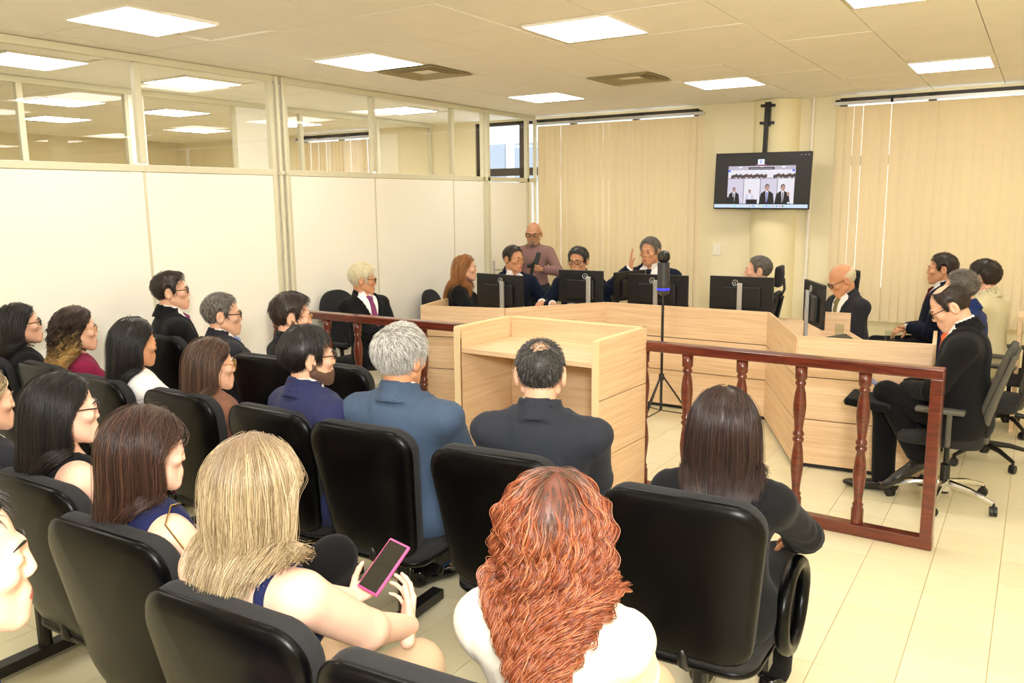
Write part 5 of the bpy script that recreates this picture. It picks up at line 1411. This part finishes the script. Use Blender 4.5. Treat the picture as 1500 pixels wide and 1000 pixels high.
# --- third row, nearest but one
auditorium_chair('black audience chair at the lower edge, under the red-haired woman', 3.40, 1.37, 4)
person('woman with long curly red hair and cream blazer, seen from behind', 3.50, 1.46, 1.29, 14,
       dict(fem=True, lean=-9, hy=6, hp=4, res=0.009, wide=1.0, fat=1.05), dict(skin=SK_P, jacket=CREAM, top=W_SHIRT, trousers=BEITRO, lips=LIP, fold=0.006),
       hd(H_RED, long=True, zend=0.90, guides=700, kids=15, vol=0.042, curl=0.0115, freq=4.4, grow=2.2, lock=0.0042, phase=0.06, r=0.0006, th=0.012, part=0.01, k=44, spread=1.1, clump=0.45, back=-0.35, pull=3.4), AUD)
auditorium_chair('black audience chair with the blond woman, at the lower edge', 2.84, 1.37, 2)
blond, JB = person('woman with long straight blond hair and navy strap top, looking at a phone', 2.765, 1.32, 1.29, 0,
       dict(fem=True, lean=-4, hy=8, hp=16, res=0.009, hres=0.004, wide=1.15, fat=1.15, armk=1.32, arms=((-0.045, 0.42, 0.685), (0.15, 0.40, 0.67)), poles=((-0.8, -0.3, -0.7), (0.75, -0.35, -0.8)), hands=('relax', 'relax'),
            hdir=(((0.62, 0.62, 0.52), (-0.25, 0.6, -0.75)), ((-0.45, 0.62, 0.60), (0.62, 0.50, -0.60)))),
       dict(skin=SK_P, top=NTOP, sleeve='none', strapx=0.115, strap=0.014, neck=0.37, trousers=BEITRO, bare=True, lips=LIPR, tname='strap_top'),
       hd(H_BLD, long=True, zend=1.0, guides=1100, kids=20, vol=0.026, spread=1.15, lock=0.008, clump=0.35, r=0.0005, curl=0.005, back=0.0, freq=1.6, grow=1.0, phase=0.1, flare=0.35, part=0.0, k=26), AUD)
auditorium_chair('black audience chair with the woman in navy sleeveless top', 2.19, 1.50, 2)
bob, JBob = person('woman with short brown bob, navy sleeveless top and black trousers', 2.19, 1.40, 1.275, -10,
       dict(fem=True, lean=-9, hy=-8, hp=4, res=0.010, legs=(((-0.10, 0.44, 0.56), (0.16, 0.46, 0.70)), ((-0.10, 0.45, 0.09), (-0.02, 0.58, 0.33))), arms=((-0.10, 0.30, 0.70), (0.12, 0.30, 0.76))),
       dict(skin=SK_P, top=NTOP, sleeve='none', strapx=0.085, strap=0.045, neck=0.38, trousers=DTRO, bare=True, lips=LIP, tname='sleeveless_top'),
       hd(H_BRN, long=True, zend=1.04, guides=700, kids=14, vol=0.026, lock=0.010, r=0.0006, mat=hairmat('strands_bob', ['#241612', '#3a251c', '#5c3f31'], 0.33), part=-0.01), AUD)
auditorium_chair('black audience chair at the left edge, under the woman with long black hair', 1.60, 1.62, 0)
person('woman with long glossy black hair and bare shoulders, at the left edge', 1.54, 1.52, 1.285, -14,
       dict(fem=True, lean=-9, hy=-8, hp=0, res=0.011), dict(skin=SK_P, top=BLK, sleeve='none', strapx=0.085, strap=0.02, neck=0.36, trousers=DTRO, bare=True, lips=LIPR, glasses=GLD, tname='strap_top'),
       hd(H_BLK, long=True, zend=0.86, guides=760, kids=14, vol=0.024, lock=0.010, r=0.0006, part=0.0), AUD)
auditorium_chair('black audience chair out at the left margin, under the blond woman there', 0.97, 1.66, 0)
person('blond woman in grey cardigan, only a sliver at the left edge', 0.94, 1.54, 1.24, -10, dict(fem=True, lean=-9, res=0.018), dict(skin=SK_L, jacket=GREY, top=W_SHIRT, trousers=DTRO, lips=LIP),
       hd(H_BLD, long=True, zend=0.95, guides=220, kids=9, vol=0.03, lock=0.011, r=0.0011), AUD)
# --- nearest person, cut by the left edge
person('man in blue jacket cut by the lower left corner, only his face in view', 2.84, 0.60, 1.395, -24,
       dict(lean=8, hy=0, hp=0, res=0.013, hres=0.0035), dict(skin=SK_P, jacket=ROYAL, top=W_SHIRT, shirt_collar=True, trousers=JEANS, lips=LIP),
       hd(H_BLK, style='short', n=900, len=0.03, th=0.014), AUD)

# --- behind the railing and along the bench
office_chair('black round-backed chair against the partition, behind the railing', -0.82, 5.55, -95, 'black', round_=True, top=1.08)
person('white-haired man with dark glasses, dark suit and purple tie, by the partition', -0.66, 5.46, 1.325, -100,
       dict(lean=-12, hy=52, hp=6, res=0.012, arms='fold', fat=1.15), suit(BLK2, T_PUR, sk=SK_M, glasses=GLS), hd(H_YWH, style='short', n=2400, len=0.035, th=0.018, r=0.0013), PAN)
office_chair('black round-backed chair behind the woman in black at the bench', -0.80, 6.98, -75, 'black', round_=True, top=0.96)
person('woman with long chestnut hair and black jacket, at the left bench end', -0.47, 6.72, 1.33, -62,
       dict(fem=True, lean=2, hy=6, res=0.013, arms='desk'), dict(skin=SK_L, jacket=BLK, top=BLK, trousers=DTRO, lips=LIPR),
       hd(H_CHS, long=True, zend=0.93, guides=380, kids=8, vol=0.02, lock=0.010, r=0.0013), PAN)
office_chair('swivel chair hidden behind the man with pale blue tie', -0.36, 7.55, -120, 'black', frame=M_black)
person('dark-haired man with thin glasses and pale blue tie, turned at the bench', -0.22, 7.22, 1.405, -125,
       dict(lean=0, hy=24, hp=2, res=0.012, arms='desk'), suit(DNAVY, T_BLU, sk=SK_M, glasses=GLG), hd(H_DBR, style='short', n=1200, len=0.02, th=0.011, r=0.0012), PAN)
stander, JS = person('standing man with grey goatee, mauve shirt and a camera grip', -0.58, 8.22, 1.615, -152,
       dict(stand=True, lean=2, hy=-8, hp=8, res=0.012, arms=((-0.085, 0.27, 1.10), (0.095, 0.27, 0.99)), poles=((-1, -0.2, -0.6), (1, -0.2, -0.6)), hands=('grip', 'grip'),
            hdir=(((0.80, 0.55, 0.22), (-0.45, 0.85, 0)), ((-0.85, 0.45, 0.22), (0.4, 0.9, 0.1)))),
       dict(skin=SK_T, top=MAUVE, sleeve='long', shirt_collar=True, placket=True, trousers=GTRO, lips=LIP, glasses=GLS, brow=H_GRY['cap']),
       hd(H_GRY, style='bald', n=300, len=0.008, th=0.003, beard='goatee', bmat=H_GRY['cap']))
office_chair('swivel chair hidden behind the man with dark round glasses', 0.36, 7.92, -165, 'black', frame=M_black)
person('man with dark curly hair and dark glasses, half hidden by a monitor', 0.40, 7.45, 1.385, -168,
       dict(lean=0, hy=-6, hp=4, res=0.013, arms='desk'), suit(DNAVY, T_DRK, sk=SK_M, glasses=GLS), hd(H_DGR, style='short', n=1500, len=0.02, th=0.017, lift=0.5, r=0.0013), PAN)
office_chair('swivel chair behind the man raising his hand', 0.98, 8.12, -178, 'black', frame=M_black)
person('grey-haired man in dark navy suit speaking with one hand raised', 1.06, 7.72, 1.495, -172,
       dict(lean=2, seat=0.52, hy=-14, hp=2, res=0.011, wide=1.05, arms=((-0.17, 0.36, 0.86), (0.15, 0.24, 1.19)), poles=((-0.7, -0.4, -0.6), (0.8, 0.1, -0.8)), hands=('relax', 'flat'),
            hdir=(None, ((-0.05, -0.05, 1), (0.98, 0.25, 0)))),
       suit(DNAVY, T_DRK, sk=SK_M), hd(H_SLT, style='short', n=1800, len=0.028, th=0.014, r=0.0012, comb=(0.05, -0.03, 0)), PAN)
office_chair('high-backed chair with headrest behind the man leaning back', 2.03, 7.60, 95, 'black', head=True, frame=M_black, mesh=M_cush, top=1.03)
person('short grey-haired man leaning back, in left profile behind a monitor', 2.20, 7.52, 1.345, 98,
       dict(lean=-14, hy=6, hp=-2, res=0.012), suit(BLK2, T_BLU, sk=SK_L), hd(H_SLT, style='short', n=1500, len=0.014, th=0.009, r=0.0012), PAN)
office_chair('high-backed chair with headrest behind the bald old man', 2.70, 7.43, 120, 'black', head=True, frame=M_black, mesh=M_cush, top=1.02)
person('bald old man with dark glasses, grey suit and olive tie, looking down', 2.90, 7.30, 1.295, 132,
       dict(lean=6, hy=-16, hp=26, res=0.012, fat=1.1), suit(GREY, T_OLV, sk=SK_M, glasses=GLS, gl=(False, 0.028, 0.017)), hd(H_YWH, style='bald', n=700, len=0.02, th=0.007, r=0.001), PAN)
office_chair('swivel chair under the man in dark suit against the blinds', 3.78, 8.32, 95, 'black', frame=M_black)
person('dark-haired man in black suit and wine tie, in profile against the blinds', 3.62, 8.10, 1.365, 98,
       dict(lean=-6, hy=-4, hp=0, res=0.012, arms=((-0.02, 0.20, 0.72), (0.04, 0.22, 0.70))), suit(DNAVY, T_WIN, sk=SK_M), hd(H_DBR, style='short', n=1500, len=0.025, th=0.014, r=0.0012), PAN)
office_chair('grey mesh swivel chair farthest right, under the man in beige blazer', 4.20, 7.62, 78, 'black', frame=M_grey)
person('man with dark brown hair and beige blazer, seen from behind at the right', 3.96, 7.55, 1.348, 70,
       dict(lean=2, hy=-6, hp=2, res=0.013), suit(BEIGE, None, sk=SK_L, tr=BEITRO), hd(H_DBR, style='short', n=1800, len=0.03, th=0.020, r=0.0012), PAN)
office_chair('grey mesh swivel chair behind the man in blue suit', 4.10, 6.62, 82, 'black', top=1.0, rot0=10)
person('grey-haired man in blue suit and white collar, between two seated men', 3.87, 6.60, 1.345, 78,
       dict(lean=2, hy=4, hp=2, res=0.012), suit(ROYAL, T_DRK, sk=SK_L), hd(H_SLT, style='short', n=2000, len=0.014, th=0.011, r=0.0011), PAN)
office_chair('grey mesh swivel chair with chrome base beside the railing end post', 3.94, 5.56, 88, 'chrome', top=1.03, rot0=-40, by=0.05, rec=17)
person('balding man with glasses in black suit, looking down at a phone by the railing', 3.84, 5.50, 1.325, 90,
       dict(lean=3, hy=8, hp=30, neckf=0.62, res=0.010, hres=0.004, arms=((0.02, 0.335, 0.685), (0.08, 0.335, 0.685)), poles=((-0.8, -0.4, -0.6), (0.8, -0.5, -0.6)), hands=('hold', 'hold'),
            hdir=(((0.3, 0.9, 0.05), (-0.6, 0, 0.8)), ((-0.25, 0.9, 0.05), (0.6, 0, 0.8))), legs=(((-0.02, 0.42, 0.66), (0.10, 0.44, 0.53)), ((-0.10, 0.20, 0.30), (0.06, 0.42, 0.09)))
            , lres=0.013, shoe_rot=((-35, 0, 14), (0, 0, 0)), fat=1.1),
       suit(BLK, T_ORG, sk=SK_L, glasses=GLS), hd(H_DBR, style='crown', n=1500, len=0.02, th=0.010, r=0.001), PAN)

# --- held things
def held(root, J, loc):
    '''A point of the person's own frame, in the world.'''
    M = Matrix.Translation(root.location) @ Matrix.Rotation(root.rotation_euler[2], 4, 'Z'); return M @ Vector(loc)
pw = (np.array(JB['wr'][0]) + np.array(JB['wr'][1])) / 2
ph = thing('mobile_phone', 'phone in a pink case held by the blond woman', 'phone', held(blond, JB, (pw[0] - 0.005, pw[1] + 0.035, pw[2] + 0.122)))
ph.rotation_euler = (R(40), R(6), R(-6))
bev(box('case', (0.082, 0.165, 0.010), (0, 0, 0), mat('pink_case', '#d8528e', 0.4), ph), 0.0045)
bev(box('screen', (0.071, 0.152, 0.003), (0, 0, 0.0048), mat('phone_glass', '#1c1b18', 0.06, spec=0.8), ph), 0.001)
ph2 = thing('mobile_phone', 'phone with blue back held by the balding man at the railing', 'phone', (3.47, 5.545, 0.735))
ph2.rotation_euler = (R(35), 0, R(90))
bev(box('case', (0.075, 0.15, 0.009), (0, 0, 0), mat('blue_phone', '#5571a8', 0.3), ph2), 0.003)
bag = thing('laptop_bag', 'flat black case lying across the lap of the balding man', 'bag', (3.50, 5.49, 0.60), R(90))
bev(box('body', (0.30, 0.26, 0.05), (0, 0, 0), DTRO, bag, rot=(R(6), 0, 0)), 0.015)
box('zip', (0.28, 0.004, 0.006), (0, 0.132, 0.014), M_blackm, bag)
cg = thing('camera_grip', 'black handheld camera stabiliser held by the standing man', 'camera', held(stander, JS, (0.005, 0.365, 1.02)), R(-152))
g = MB(); g.tube([(0.03, 0, -0.10), (0.0, 0, 0.08), (-0.015, 0, 0.16)], [0.019, 0.018, 0.02], 10); g.obj('grip', M_black, cg, smooth=True)
bev(box('arm', (0.028, 0.028, 0.12), (-0.045, 0.0, 0.20), M_black, cg, rot=(0, R(-35), 0)), 0.006)
bev(box('camera_body', (0.05, 0.03, 0.14), (-0.06, 0.02, 0.21), M_black, cg, rot=(0, R(-15), 0)), 0.008)
MB().tube([(0.01, 0.0, 0.13), (0.055, 0.0, 0.13)], 0.024, 12).obj('motor', M_blackm, cg)
bdg = thing('badge', 'white name badge hanging on the standing mans shirt', 'badge', held(stander, JS, (0.03, 0.235, 0.97)), R(-152))
box('card', (0.055, 0.003, 0.08), (0, 0.0, -0.04), M_white, bdg); MB().tube([(0, 0, 0), (0.01, -0.03, 0.22)], 0.003, 5).obj('strap', mat('strap_red', '#7a2a20', 0.7), bdg)
st = MB(); a_, e_ = np.array(JBob['sh'][1]), np.array(JBob['el'][1]); d_ = e_ - a_
st.tube([(a_ + v).tolist() for v in (np.array((-0.06, 0.05, 0.07)), np.array((-0.01, 0.0, 0.09)), np.array((0.045, -0.045, 0.062)), d_ * 0.3 + np.array((0.064, -0.042, 0.0)), d_ * 0.7 + np.array((0.056, -0.042, 0.0)), d_ * 1.0 + np.array((0.01, -0.04, -0.03)))], 0.0028, 6)
st.obj('bag_strap', GLG, bob, smooth=True, label='thin golden bag strap over the bare arm')
